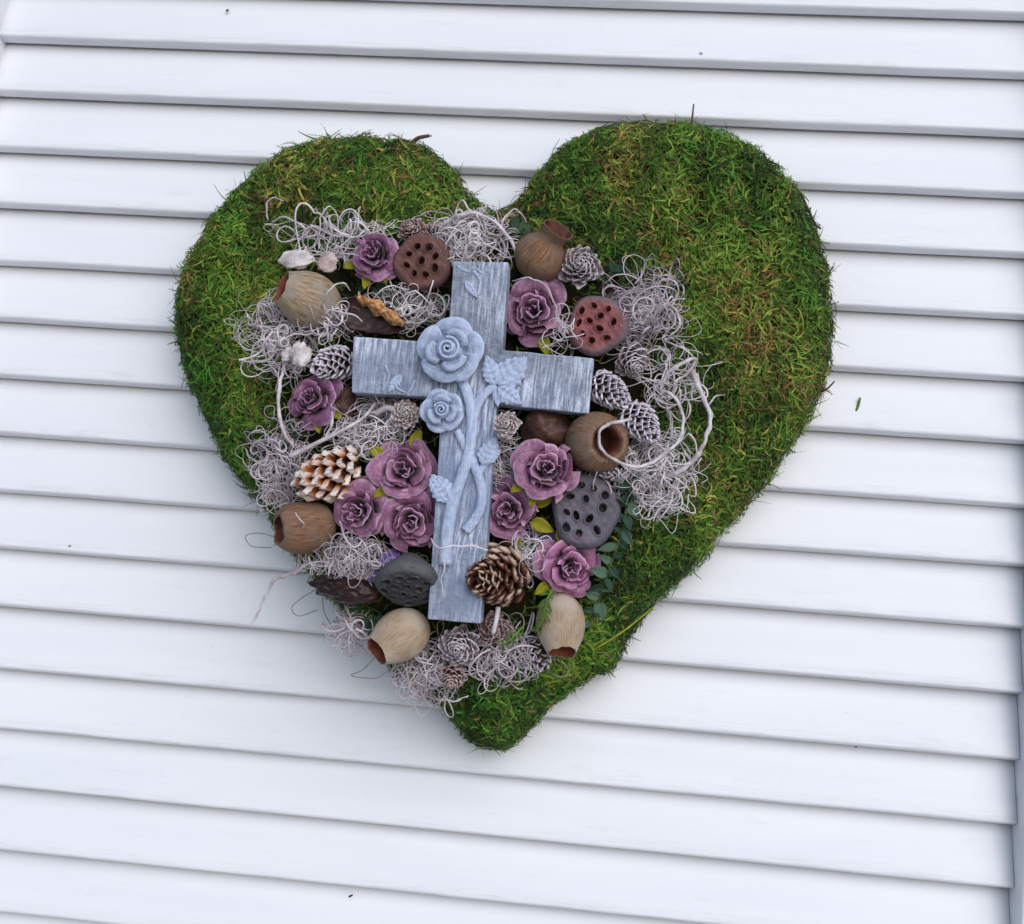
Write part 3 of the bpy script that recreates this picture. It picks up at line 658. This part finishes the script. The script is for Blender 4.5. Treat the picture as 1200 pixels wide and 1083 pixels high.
# ------------------------------------------------------------------ the cross
YC = -.078; CTH = .014
cpx = [(531, 306), (596, 307), (589, 410), (696, 420), (690, 485), (582, 474), (563, 731), (501, 726), (518, 466), (412, 460), (414, 394), (525, 402)]
cc = at(545, 430, YC); MC = frame((cc[0], YC, cc[2]), (0, 0, 1), -.055)
cross = thing('stone_cross', 'blue grey stone look cross with carved rose in the middle of the heart', 'cross', MC)
iMC = MC.inverted()
def cl(px, py, z=0.0):
    """photo pixel on the cross front to the cross's own coordinates"""
    v = iMC @ Vector(at(px, py, YC - z)); return np.array(v)
P = np.array([cl(x, y)[:2] for x, y in cpx]); n = len(P)
# finely subdivided outline with slightly hand-cast, uneven edges
Q = []
for i in range(n):
    a, b = P[i], P[(i + 1) % n]; m = max(2, int(np.linalg.norm(b - a) / .004))
    for j in range(m):
        q = a + (b - a) * j / m
        Q.append(q + (0 if j == 0 else 1) * .00022 * np.array([noise(np.array([[*q, 0]]), 300, 1)[0], noise(np.array([[*q, 1]]), 300, 2)[0]]))
Q = np.array(Q); m = len(Q)
import bmesh
bm = bmesh.new(); vf = [bm.verts.new((q[0], q[1], 0)) for q in Q]; f = bm.faces.new(vf)
if f.normal.z < 0: f.normal_flip()
bm.normal_update()
ex = bmesh.ops.extrude_face_region(bm, geom=[f]); bmesh.ops.translate(bm, verts=[v for v in ex['geom'] if isinstance(v, bmesh.types.BMVert)], vec=(0, 0, -CTH))
bmesh.ops.recalc_face_normals(bm, faces=bm.faces)
me = bpy.data.meshes.new('cross_body'); bm.to_mesh(me); bm.free()
a = me.attributes.new('tint', 'FLOAT', 'POINT')
o = link('cross_body', me, M_CBODY, cross); b = o.modifiers.new('bevel', 'BEVEL'); b.width = .0009; b.segments = 3; b.limit_method = 'ANGLE'; b.angle_limit = math.radians(50)
def relief_petal(r0, r1, w, zt, curl, seed, th):
    rg = np.random.default_rng(seed); V = []; T = []; a1 = rg.uniform(0, 6)
    for u in np.linspace(-1, 1, 11):
        for v in np.linspace(0, 1, 8):
            rr = r0 + (r1 - r0) * v * (1 - .24 * abs(u) ** 2.4 + .03 * math.sin(u * 4 + a1)); a = u * w
            z = 1.7 * zt * (.25 + .75 * math.sin(v * 1.9)) - curl * max(0, v - .7) ** 2 * 4 + .05 * zt * math.sin(u * 3 + a1)
            z -= zt * .45 * abs(u) ** 3 * v
            V.append((rr * math.cos(a), rr * math.sin(a), z)); T.append(.08 + .92 * v ** 4)
    return mesh('petal', V, grid_faces(11, 8), True, T)
def relief_rose(px, py, rpx, roll, ang, bud):
    R = rpx * PXM * .98; c = cl(px, py, .004)
    V = []; F = []; mb = MB(); T = []
    # spiral bud in the middle
    th = np.linspace(0, 4.6 * math.pi, 70); rr = .012 + .33 * (th / th[-1]) ** 1.1
    path = np.c_[rr * np.cos(th) * R, rr * np.sin(th) * R, (.78 - .22 * (th / th[-1]) ** 2) * R]
    V, F = tube(path, np.linspace(.022, .05, 70) * R, 8); mb.add(V, F)
    V, F = lathe([(.40 * R, 0), (.38 * R, .42 * R), (.30 * R, .54 * R), (.1 * R, .68 * R), (.001, .72 * R)], 28); mb.add(V, F)
    root = link('rose', mesh('rose', mb.V, mb.F, True, np.clip((np.array(mb.V)[:, 2] / R - .5) * 2.6, 0, 1)), M_CROSS, cross, Matrix.Translation((c[0], c[1], 0)) @ Matrix.Rotation(roll, 4, 'Z'))
    for i, (a, r1, w, z) in enumerate(ang):
        me = relief_petal(.22 * R, r1 * R, w, z * R, .2 * R, px + i, .1); me.materials.append(M_CROSS)
        q = link('petal', me, None, root, Matrix.Rotation(math.radians(a), 4, 'Z') @ Matrix.Translation((0, 0, .03 * R))); solid(q, .07 * R, 1, -1)
        q.modifiers['thickness'].offset = 0
    return root
relief_rose(527, 411, 41, 0, [(88, 1.0, .85, .16), (165, .98, .75, .20), (14, 1.0, .8, .15), (-42, 1.0, .7, .22), (-108, .98, .85, .24), (200, .66, .7, .36), (60, .64, .75, .34), (-60, .66, .8, .36)], 0)
relief_rose(518, 481, 27, 1, [(60, 1.0, .85, .16), (130, 1.0, .8, .2), (200, 1.0, .8, .18), (-90, 1.0, .85, .22), (-20, .95, .8, .18), (170, .7, .8, .36), (40, .7, .8, .36), (-70, .7, .8, .36)], 0)
def relief_stem(pts, r0, r1):
    Pp = smooth_path([np.array([*cl(x, y)[:2], z]) for x, y, z in pts], 8); V, F = tube(Pp, np.linspace(r0, r1, len(Pp)), 12)
    V = np.array(V); V[:, 2] *= .72; V += np.c_[.0003 * noise(V, 500, 1), .0003 * noise(V, 500, 2), .0005 * noise(V * np.array([1, .4, 1]), 700, 3)]; tn = np.clip((V[:, 2] - .0005) / .004, 0, 1); link('stem', mesh('stem', V, F, True, tn * .6), M_CROSS, cross)
relief_stem([(541, 445, .0015), (549, 465, .002), (554, 495, .0025), (550, 530, .0022), (541, 560, .002), (531, 590, .002), (525, 620, .002), (522, 662, .0018)], .0027, .0034)
relief_stem([(536, 505, .001), (546, 525, .0014), (556, 545, .0018), (563, 565, .0016), (565, 585, .0016), (559, 605, .0016), (546, 622, .0014)], .0021, .0028)
relief_stem([(582, 452, .002), (570, 461, .002), (560, 474, .002), (554, 492, .001)], .0022, .0028)
relief_stem([(577, 533, .0014), (570, 542, .0015), (562, 556, .001)], .0015, .002)
def relief_leaf(base, tip, w, z=.0026, serr=.16):
    p0 = np.array([*cl(*base)[:2], z]); p1 = np.array([*cl(*tip)[:2], z * .8]); L = np.linalg.norm(p1 - p0)
    me = leaf_mesh(L, w * L, serr, -.10, .0, 41, .2 * L, True); link('leaf', me, M_CROSS, cross, ori(p0, p1 - p0, (0, 0, 1)))
relief_leaf((584, 452), (618, 419), .78, .003); relief_leaf((582, 452), (570, 417), .66, .003); relief_leaf((584, 454), (611, 475), .75, .003); relief_leaf((582, 455), (584, 478), .5)
relief_leaf((566, 545), (582, 512), .7); relief_leaf((570, 540), (588, 527), .6); relief_leaf((528, 588), (506, 556), .75); relief_leaf((505, 560), (520, 590), .4)
relief_leaf((545, 330), (560, 350), .4, .001); relief_leaf((470, 440), (455, 460), .5, .001)
for pts in ([(536, 312), (548, 318), (556, 314), (564, 320)], [(556, 318), (562, 330), (560, 346)], [(452, 428), (456, 444), (448, 458)], [(470, 440), (462, 452), (478, 460), (486, 446)]):
    relief_stem([(x, y, .0002) for x, y in pts], .0007, .0006)

# ------------------------------------------------------------------ husks, flakes, petals
def blob(rad, k, amp, nu=28, nv_=18, crease=0):
    V = []
    for i in range(nu):
        for j in range(nv_):
            a = 6.28318 * i / nu; b = math.pi * j / (nv_ - 1)
            V.append((math.sin(b) * math.cos(a), math.sin(b) * math.sin(a), math.cos(b)))
    V = np.array(V); V *= (1 + amp * noise(V, 2.2, k) + amp * .5 * noise(V, 6, k + 1))[:, None]
    return V * np.array(rad), [f[::-1] for f in grid_faces(nu, nv_, wrap=True)]
def husk(px, py, lpx, wpx, hpx, ang, mat, label, k, Y=-.06, face=(0, 0, 1), inner=False):
    o = thing('seed_husk', label, 'husk', frame(at(px, py, Y), face, math.radians(ang)), 'dark seed husks')
    V, F = blob((lpx * PXM * .5, wpx * PXM * .5, hpx * PXM * .5), k, .14, 56, 36)
    # open boat: the upper side is pushed in
    top = V[:, 2] > 0
    if inner: V[top, 2] *= -.35
    else: V[:, 2] += .12 * hpx * PXM * noise(V, 260, k)
    V = V * (1 + .05 * noise(V, 420, k) + .03 * noise(V, 1000, k + 1))[:, None]; link('shell', mesh('shell', V, F), mat, o)
    if inner:
        mb = MB(); L = lpx * PXM; W_ = wpx * PXM; V = []
        for a in np.linspace(0, 1, 40):
            for c in np.linspace(-1, 1, 10):
                hw = W_ * (.13 + .12 * math.sin(a * 9 + 1) ** 2) * math.sin(math.pi * min(max(a, .03), .97)) ** .5
                V.append((-.20 * L + .70 * L * a, W_ * (.40 - .36 * a ** 1.6) + c * hw, W_ * (.22 - .25 * c * c)))
        V = np.array(V); V += .0011 * np.c_[noise(V, 330, 1), noise(V, 330, 2), 1.5 * noise(V, 420, 3)]
        mb.add(V, grid_faces(40, 10)); mb.V = np.array(mb.V)
        solid(link('pulp', mesh('pulp', mb.V, mb.F), M_HUSK_IN, o), .0016, 1)
    return o
husk(432, 371, 88, 40, 46, -12, M_HUSK, 'dark brown open husk with orange pulp edge beside the beige fibrous shell', 1, -.068, inner=True)
husk(640, 503, 66, 44, 40, -5, M_HUSK_R, 'smooth dark brown husk under the cross arm beside the wooden cup', 2, -.062)
husk(404, 690, 84, 32, 36, -5, M_HUSK, 'long dark husk at the heart edge beside the charcoal lotus pod', 3, -.064)
husk(404, 474, 26, 44, 22, 8, M_HUSK_R, 'narrow brown husk scrap right beside the dark plum rose', 4, -.06)
husk(715, 350, 30, 20, 18, 20, M_HUSK, 'small dark husk tucked behind the reddish lotus pod', 5, -.054)
def flake(px, py, rx, ry, ang, mat, label, k, Y=-.066):
    V, F = blob((rx * PXM, ry * PXM, min(rx, ry) * .5 * PXM), k, .22, 44, 30); V = V * (1 + .05 * noise(V, 900, k)[:, None])
    o = link('bleached_flake', mesh('bleached_flake', V, F), mat, None); o.matrix_world = frame(at(px, py, Y), (-.1, .2, 1), math.radians(ang)); return tag(o, label, 'flake', 'bleached flakes')
flake(348, 304, 22, 12, 0, M_FLAKE, 'flat white bleached flake lying on the rim of the beige fibrous shell', 1)
flake(383, 308, 13, 12, -45, M_FLAKE_P, 'small pinkish bleached flake beside the flat white one', 2)
flake(352, 415, 12, 15, 10, M_FLAKE, 'lumpy white flake stuck on the front of the whitened cone', 3, -.074)
flake(336, 415, 7, 9, 0, M_FLAKE, 'tiny white flake in the curly moss beside the lumpy one', 4, -.07)
def petal_scrap(px, py, L, ang, label, k, Y=-.062):
    o = link('violet_petal', leaf_mesh(L * PXM, L * .62 * PXM, .1, .5, .3, 9, .0003), M_VIOLET); o.matrix_world = frame(at(px, py, Y), (.2, .2, 1), math.radians(ang)); return tag(o, label, 'petal', 'violet petal scraps')
petal_scrap(636, 648, 34, -20, 'violet petal scrap between the grey lotus pod and the pink rose', 1)
petal_scrap(628, 640, 26, 15, 'violet petal scrap under the yellow green rose leaf by the grey pod', 2, -.058)
petal_scrap(446, 664, 34, -40, 'violet petal scrap on top of the charcoal lotus pod', 3)
petal_scrap(440, 684, 24, 20, 'violet petal scrap in the curly moss over the long dark husk', 4, -.062)

# ------------------------------------------------------------------ greenery
BOXM = [leaf_mesh(1, w, 0, f, c, 9, .03) for w, f, c in ((.62, .3, .15), (.55, .45, .3), (.7, .2, .05))]
BOXL = [leaf_mesh(1, w, 0, f, c, 9, .03) for w, f, c in ((.62, .3, .15), (.55, .45, .3), (.7, .2, .05))]
def sprig(pts, size, n, label, seed, spread=1.0):
    rg = np.random.default_rng(seed); P = smooth_path([at(*p) for p in pts], 8)
    o = thing('leafy_sprig', label, 'sprig', Matrix.Translation(P[0]), 'small leaved green sprigs')
    V, F = tube(P - P[0], np.linspace(.0009, .0005, len(P)), 6); link('stem', mesh('stem', V, F), M_STEM, o)
    for i in range(n):
        s = (i + .6) / n; k = min(int(s * (len(P) - 1)), len(P) - 2); d = nrm(P[k + 1] - P[k]); side = nrm(np.cross(d, (0, -1, 0))) * (1 if i % 2 else -1)
        yd = side * spread * rg.uniform(.3, 1.2) + d * rg.uniform(-.5, 1.1) + np.array([0, -rg.uniform(-.2, .9), 0]); L = size * PXM * rg.uniform(.55, 1.2)
        dark = rg.random() < .6; me = (BOXM if dark else BOXL)[rg.integers(3)]
        link('leaf', me, M_BOX if dark else M_BOX_L, o, ori(P[k] - P[0], yd, (rg.normal(0, .6), -1, rg.normal(0.2, .6))) @ Matrix.Scale(L, 4))
    return o
sprig([(745, 545, -.058), (736, 580, -.062), (730, 620, -.064), (716, 660, -.062), (704, 695, -.06), (690, 735, -.056)], 21, 26, 'long dark green boxwood sprig running down beside the round grey lotus pod', 1)
sprig([(628, 285, -.052), (612, 273, -.056), (596, 264, -.056)], 19, 9, 'dark green leafy sprig poking out behind the flared brown vase shell', 2)
sprig([(420, 332, -.052), (440, 338, -.056), (462, 345, -.056), (470, 352, -.056)], 18, 10, 'dark green leafy sprig under the deep purple rose', 3)
sprig([(700, 330, -.05), (716, 322, -.054), (722, 310, -.054)], 15, 6, 'dark green leafy sprig between the rosette cone and curly moss', 4)
sprig([(400, 712, -.05), (425, 722, -.052), (445, 735, -.05)], 15, 10, 'dark green leafy sprig under the long dark husk', 5)
sprig([(350, 490, -.056), (338, 520, -.058), (330, 545, -.056)], 17, 8, 'dark green leafy sprig under the plum rose at the curly moss', 6)
sprig([(545, 262, -.05), (565, 258, -.052), (582, 262, -.05)], 14, 6, 'dark green leafy sprig inside the curly moss above the cross top', 7)
sprig([(768, 395, -.052), (752, 385, -.056), (745, 372, -.054)], 14, 6, 'dark green leafy sprig buried in the curly moss beside the reddish pod', 8)
def fern(pts, label, seed, n=22, sz=12):
    rg = np.random.default_rng(seed); P = smooth_path([at(*p) for p in pts], 8); mb = MB(); o = thing('fern_wisp', label, 'fern', Matrix.Translation(P[0]), 'fresh green fern wisps')
    V, F = tube(P - P[0], .0006, 5); link('stem', mesh('stem', V, F), M_FERN, o); me = leaf_mesh(1, .22, 0, .3, .3, 5, .03)
    for i in range(n):
        s = (i + .5) / n; k = min(int(s * (len(P) - 1)), len(P) - 2); d = nrm(P[k + 1] - P[k]); side = nrm(np.cross(d, (0, -1, 0))) * (1 if i % 2 else -1)
        link('leaf', me, M_FERN, o, ori(P[k] - P[0], side * .8 + d * .9 + rg.normal(0, .25, 3), (rg.normal(0, .4), -1, rg.normal(0, .4))) @ Matrix.Scale(sz * PXM * rg.uniform(.7, 1.2), 4))
    return o
fern([(648, 690, -.07), (640, 705, -.078), (636, 725, -.078), (628, 740, -.074)], 'fresh green fern wisp hanging over the pale egg shaped shell', 1)
fern([(612, 735, -.066), (600, 748, -.068), (588, 757, -.066)], 'fresh green fern wisp beside the dull brown rosette cone', 2, 14)

# ------------------------------------------------------------------ curly moss, twigs, threads
def tuft(px, py, rx, ry, n, label, seed, mat=None, Y=-.058, dz=.010, rad=(.0002, .00068), loop=(.0028, .012), ln=(25, 95)):
    rg = np.random.default_rng(seed); c = at(px, py, Y); E = np.array([rx * PXM * 1.06, dz, ry * PXM * 1.06]); mb = MB()
    for i in range(int(n * 1.9)):
        p = rg.normal(0, .45, 3); p /= max(1, np.linalg.norm(p)); p = p * E; d = nrm(rg.normal(0, 1, 3) * np.array([1, .5, 1])); ax_ = nrm(rg.normal(0, 1, 3) * np.array([.5, 1.2, .5])); ro = rg.uniform(*loop); pts = [p]
        for s in range(rg.integers(*ln)):
            st = .0012; ax_ = nrm(ax_ + rg.normal(0, .12, 3)); ro = np.clip(ro * math.exp(rg.normal(0, .12)), .002, .018)
            q = p / E; e = np.linalg.norm(q)
            d = nrm(d + (rg.normal(0, .55, 3) if rg.random() < .05 else 0) + np.cross(ax_, d) * st / ro - (q / E * E.mean() * .16 * max(0, e - .75)))
            p = p + d * st; pts.append(p)
        r = rad[0] + (rad[1] - rad[0]) * rg.random() ** 2; V, F = tube(pts, np.linspace(r, r * .35, len(pts)) * (1 + .25 * noise(np.array(pts), 500, i)), 5); mb.add(V, F)
    o = link('curly_moss_tuft', mesh('curly_moss_tuft', mb.V, mb.F), mat or M_CURL, None); o.location = c
    return tag(o, label, 'curly moss', 'tufts of bleached curly moss')
tuft(398, 280, 44, 24, 26, 'bleached curly moss tuft beside the deep purple rose and the flat white flake', 1)
tuft(553, 280, 46, 26, 44, 'bleached curly moss tuft above the top of the cross', 2)
tuft(482, 358, 42, 24, 34, 'bleached curly moss tuft in the corner between husk, lotus pod and cross', 3, Y=-.056)
tuft(328, 396, 42, 40, 50, 'bleached curly moss tuft below the beige fibrous shell', 4)
tuft(440, 505, 44, 34, 50, 'bleached curly moss tuft under the cross arm above the rose cluster', 5)
tuft(332, 540, 30, 46, 46, 'bleached curly moss tuft hanging beside the chunky pine cone', 6, M_CURL_D)
tuft(408, 656, 48, 20, 44, 'bleached curly moss tuft lying over the long dark husk', 7, M_CURL_D, Y=-.062)
tuft(754, 364, 38, 44, 60, 'bleached curly moss tuft wrapped around the reddish lotus pod', 8, M_CURL_D, Y=-.057)
tuft(785, 440, 34, 34, 16, 'loose bleached curly moss tuft beside the grey white rosette cone', 9, loop=(.005, .012))
tuft(770, 545, 46, 38, 46, 'bleached curly moss tuft covering the half hidden white cone', 10)
tuft(770, 588, 24, 18, 9, 'small trailing curl of bleached moss above the boxwood leaves', 11)
tuft(500, 785, 36, 30, 44, 'bleached curly moss tuft below the pale beige cup shell', 12, M_CURL_D, Y=-.052)
tuft(590, 765, 44, 28, 46, 'bleached curly moss tuft between the grey rosette cone and the egg shaped shell', 13, M_CURL_D, Y=-.052)
tuft(618, 650, 18, 22, 20, 'bleached curly moss tuft between the brown pine cone and the pink rose', 14, Y=-.06)
tuft(385, 375, 24, 16, 12, 'thin bleached curly moss tuft between the beige shell and the cross arm', 15, Y=-.066)
tuft(660, 392, 14, 22, 5, 'thin bleached curly moss strands between the large mauve rose and reddish pod', 16, Y=-.064, rad=(.0002, .0004))
tuft(585, 545, 16, 40, 18, 'bleached curly moss tuft under the mauve roses along the cross shaft', 17, M_CURL_D, Y=-.062)
tuft(415, 735, 22, 20, 16, 'bleached curly moss tuft at the heart edge beside the pale beige cup shell', 18, M_CURL_D, Y=-.048)
tuft(700, 555, 24, 20, 14, 'bleached curly moss tuft between the wooden cup and the round grey pod', 19, Y=-.056)
tuft(455, 455, 50, 14, 14, 'bleached curly moss tuft along the underside of the cross arm', 20, M_CURL_D, Y=-.056)
def wtwig(pts, r0, r1, label, mat=None, cat='twig'):
    o = twig('bleached_twig', pts, r0 * .8, r1 * .8, mat or M_TWIG, None, 8, 7, r0 < .0016); return tag(o, label, cat, 'bleached twigs and strands')
wtwig([(334, 420, -.064), (328, 450, -.068), (326, 480, -.068), (334, 510, -.07), (345, 525, -.07)], .0013, .0011, 'whitened upright twig beside the dark plum rose')
wtwig([(340, 535, -.068), (370, 520, -.074), (400, 505, -.076), (425, 490, -.074), (440, 472, -.068)], .0017, .0009, 'whitened forked twig above the chunky pine cone')
wtwig([(382, 512, -.074), (388, 498, -.076), (389, 482, -.076)], .0010, .0005, 'short whitened side twig below the dark plum rose')
wtwig([(512, 272, -.06), (530, 256, -.066), (555, 250, -.068), (582, 262, -.068), (600, 285, -.068), (606, 302, -.064)], .0012, .0010, 'whitened hoop twig arching over the curly moss at the cross top')
wtwig([(585, 278, -.064), (590, 260, -.066), (602, 245, -.066), (612, 250, -.064)], .0009, .0005, 'thin whitened twig rising into the notch of the heart')
wtwig([(806, 425, -.062), (815, 445, -.066), (826, 470, -.066), (833, 490, -.066), (826, 515, -.068), (812, 540, -.068), (790, 555, -.066), (775, 560, -.062)], .0013, .0014, 'long whitened twig curving over the moss beside the white cones')
wtwig([(770, 455, -.062), (790, 465, -.068), (800, 490, -.07), (796, 515, -.072), (780, 530, -.074), (758, 545, -.076), (735, 545, -.08), (712, 535, -.084), (702, 520, -.086), (705, 502, -.086), (722, 494, -.084), (740, 490, -.08)], .0011, .0010, 'thin whitened loop hanging around the mouth of the wooden cup')
wtwig([(775, 455, -.066), (780, 440, -.068), (800, 425, -.07), (815, 420, -.068), (806, 436, -.066), (790, 448, -.066)], .0014, .0008, 'whitened loop twig beside the grey white rosette cone')
wtwig([(357, 660, -.055), (340, 672, -.052), (322, 680, -.05), (310, 700, -.046), (300, 722, -.042), (293, 735, -.04)], .0012, .0006, 'whitened twig reaching down over the shutter from the heart edge')
wtwig([(505, 632, -.088), (514, 641, -.0935), (530, 640, -.0935), (552, 641, -.0935), (572, 645, -.090)], .0007, .0006, 'fine white strand lying across the cross shaft')
wtwig([(512, 645, -.0885), (521, 665, -.0835), (517, 682, -.0825), (523, 705, -.082)], .0006, .0004, 'fine white strand hanging down the cross foot')
wtwig([(584, 712, -.07), (582, 725, -.072), (578, 742, -.070)], .0017, .0014, 'thick short whitened stub below the big brown cone')
wtwig([(440, 485, -.066), (455, 478, -.07), (470, 486, -.07)], .0022, .0020, 'thick whitened stub behind the small grey rosette cone')
wtwig([(380, 352, -.08), (386, 340, -.084), (402, 332, -.084), (411, 340, -.080)], .0007, .0005, 'fine curled strand over the beige fibrous shell')
wtwig([(382, 362, -.082), (400, 366, -.084), (416, 370, -.084), (425, 378, -.082)], .0007, .0005, 'fine straight strand over the dark open husk')
wtwig([(314, 258, -.056), (312, 240, -.062), (320, 232, -.063), (332, 236, -.06)], .0006, .0004, 'fine curled strand on the moss above the white flake')
wtwig([(318, 260, -.056), (335, 255, -.062), (355, 266, -.062), (362, 280, -.06)], .0007, .0006, 'fine strand reaching from the curly moss onto green moss', None)
wtwig([(600, 330, -.082), (620, 325, -.088), (640, 335, -.090), (652, 360, -.088), (656, 385, -.08), (648, 402, -.074)], .00045, .00035, 'fine strand looping over the large mauve rose')
wtwig([(776, 355, -.06), (790, 362, -.062), (796, 380, -.062), (785, 395, -.06)], .0009, .0007, 'whitened strand bowing out beside the reddish pod', None)
wtwig([(780, 400, -.06), (800, 408, -.062), (815, 422, -.062)], .0007, .0006, 'fine crooked strand on green moss by the loop twig')
wtwig([(828, 482, -.062), (838, 466, -.062), (850, 463, -.06)], .0006, .0004, 'fine curled end strand at the tip of the long whitened twig')
wtwig([(350, 652, -.056), (346, 630, -.066), (356, 615, -.078), (350, 605, -.082), (348, 600, -.082)], .0005, .0004, 'fine strand over the plain brown barrel shell')
wtwig([(398, 610, -.074), (405, 632, -.086), (415, 640, -.084), (425, 634, -.08)], .0006, .0005, 'fine strand hooked round the rose beside the barrel shell')
wtwig([(284, 520, -.05), (292, 535, -.054), (306, 548, -.056), (312, 565, -.056)], .0006, .0005, 'fine forked strand on the moss beside the hanging curly moss')
wtwig([(292, 430, -.052), (298, 412, -.056), (312, 402, -.058), (330, 398, -.06)], .0007, .0005, 'fine looping strand on moss beside the curly moss below the beige shell')
wtwig([(460, 775, -.05), (480, 800, -.05), (500, 815, -.048), (530, 822, -.052), (548, 815, -.054)], .0008, .0005, 'fine strand under the bottom edge of the pinkish cone')
def thread(pts, label):
    return tag(twig('thin_thread', pts, .0003, .00025, M_THREAD, None, 8, 5), label, 'thread', 'thin threads at the heart edge')
thread([(330, 632, -.05), (305, 625, -.03), (288, 628, -.025), (295, 640, -.025), (318, 642, -.03)], 'thin grey thread curling over the shutter beside the barrel shell')
thread([(372, 690, -.05), (355, 700, -.035), (342, 712, -.03), (350, 722, -.03), (372, 715, -.04)], 'thin grey thread looping below the long dark husk')
thread([(378, 700, -.045), (380, 718, -.03), (390, 735, -.025), (400, 748, -.02)], 'thin grey thread dropping below the long dark husk onto the shutter')
thread([(440, 770, -.04), (425, 785, -.03), (412, 792, -.026), (440, 795, -.03), (452, 788, -.04)], 'thin grey thread looping beside the pale beige cup shell')
# a scrap of moss that dropped on a slat
o = twig('moss_scrap', [(1003, 482, -.0035), (1006, 474, -.0035), (1008, 466, -.0045)], .0010, .0006, M_FERN); tag(o, 'tiny green moss scrap stuck on a white slat away from the heart', 'moss scrap')
o = twig('dark_crumb', [(409, 1051, -.0048), (413, 1049, -.0052)], .0006, .0005, M_DARKTWIG); tag(o, 'tiny dark crumb stuck on a slat below the heart tip', 'crumb')
o = twig('dark_crumb', [(265, 13, -.003), (268, 11.5, -.003)], .0008, .0006, M_DARKTWIG); tag(o, 'tiny dark crumb stuck on a slat high above the heart', 'crumb')
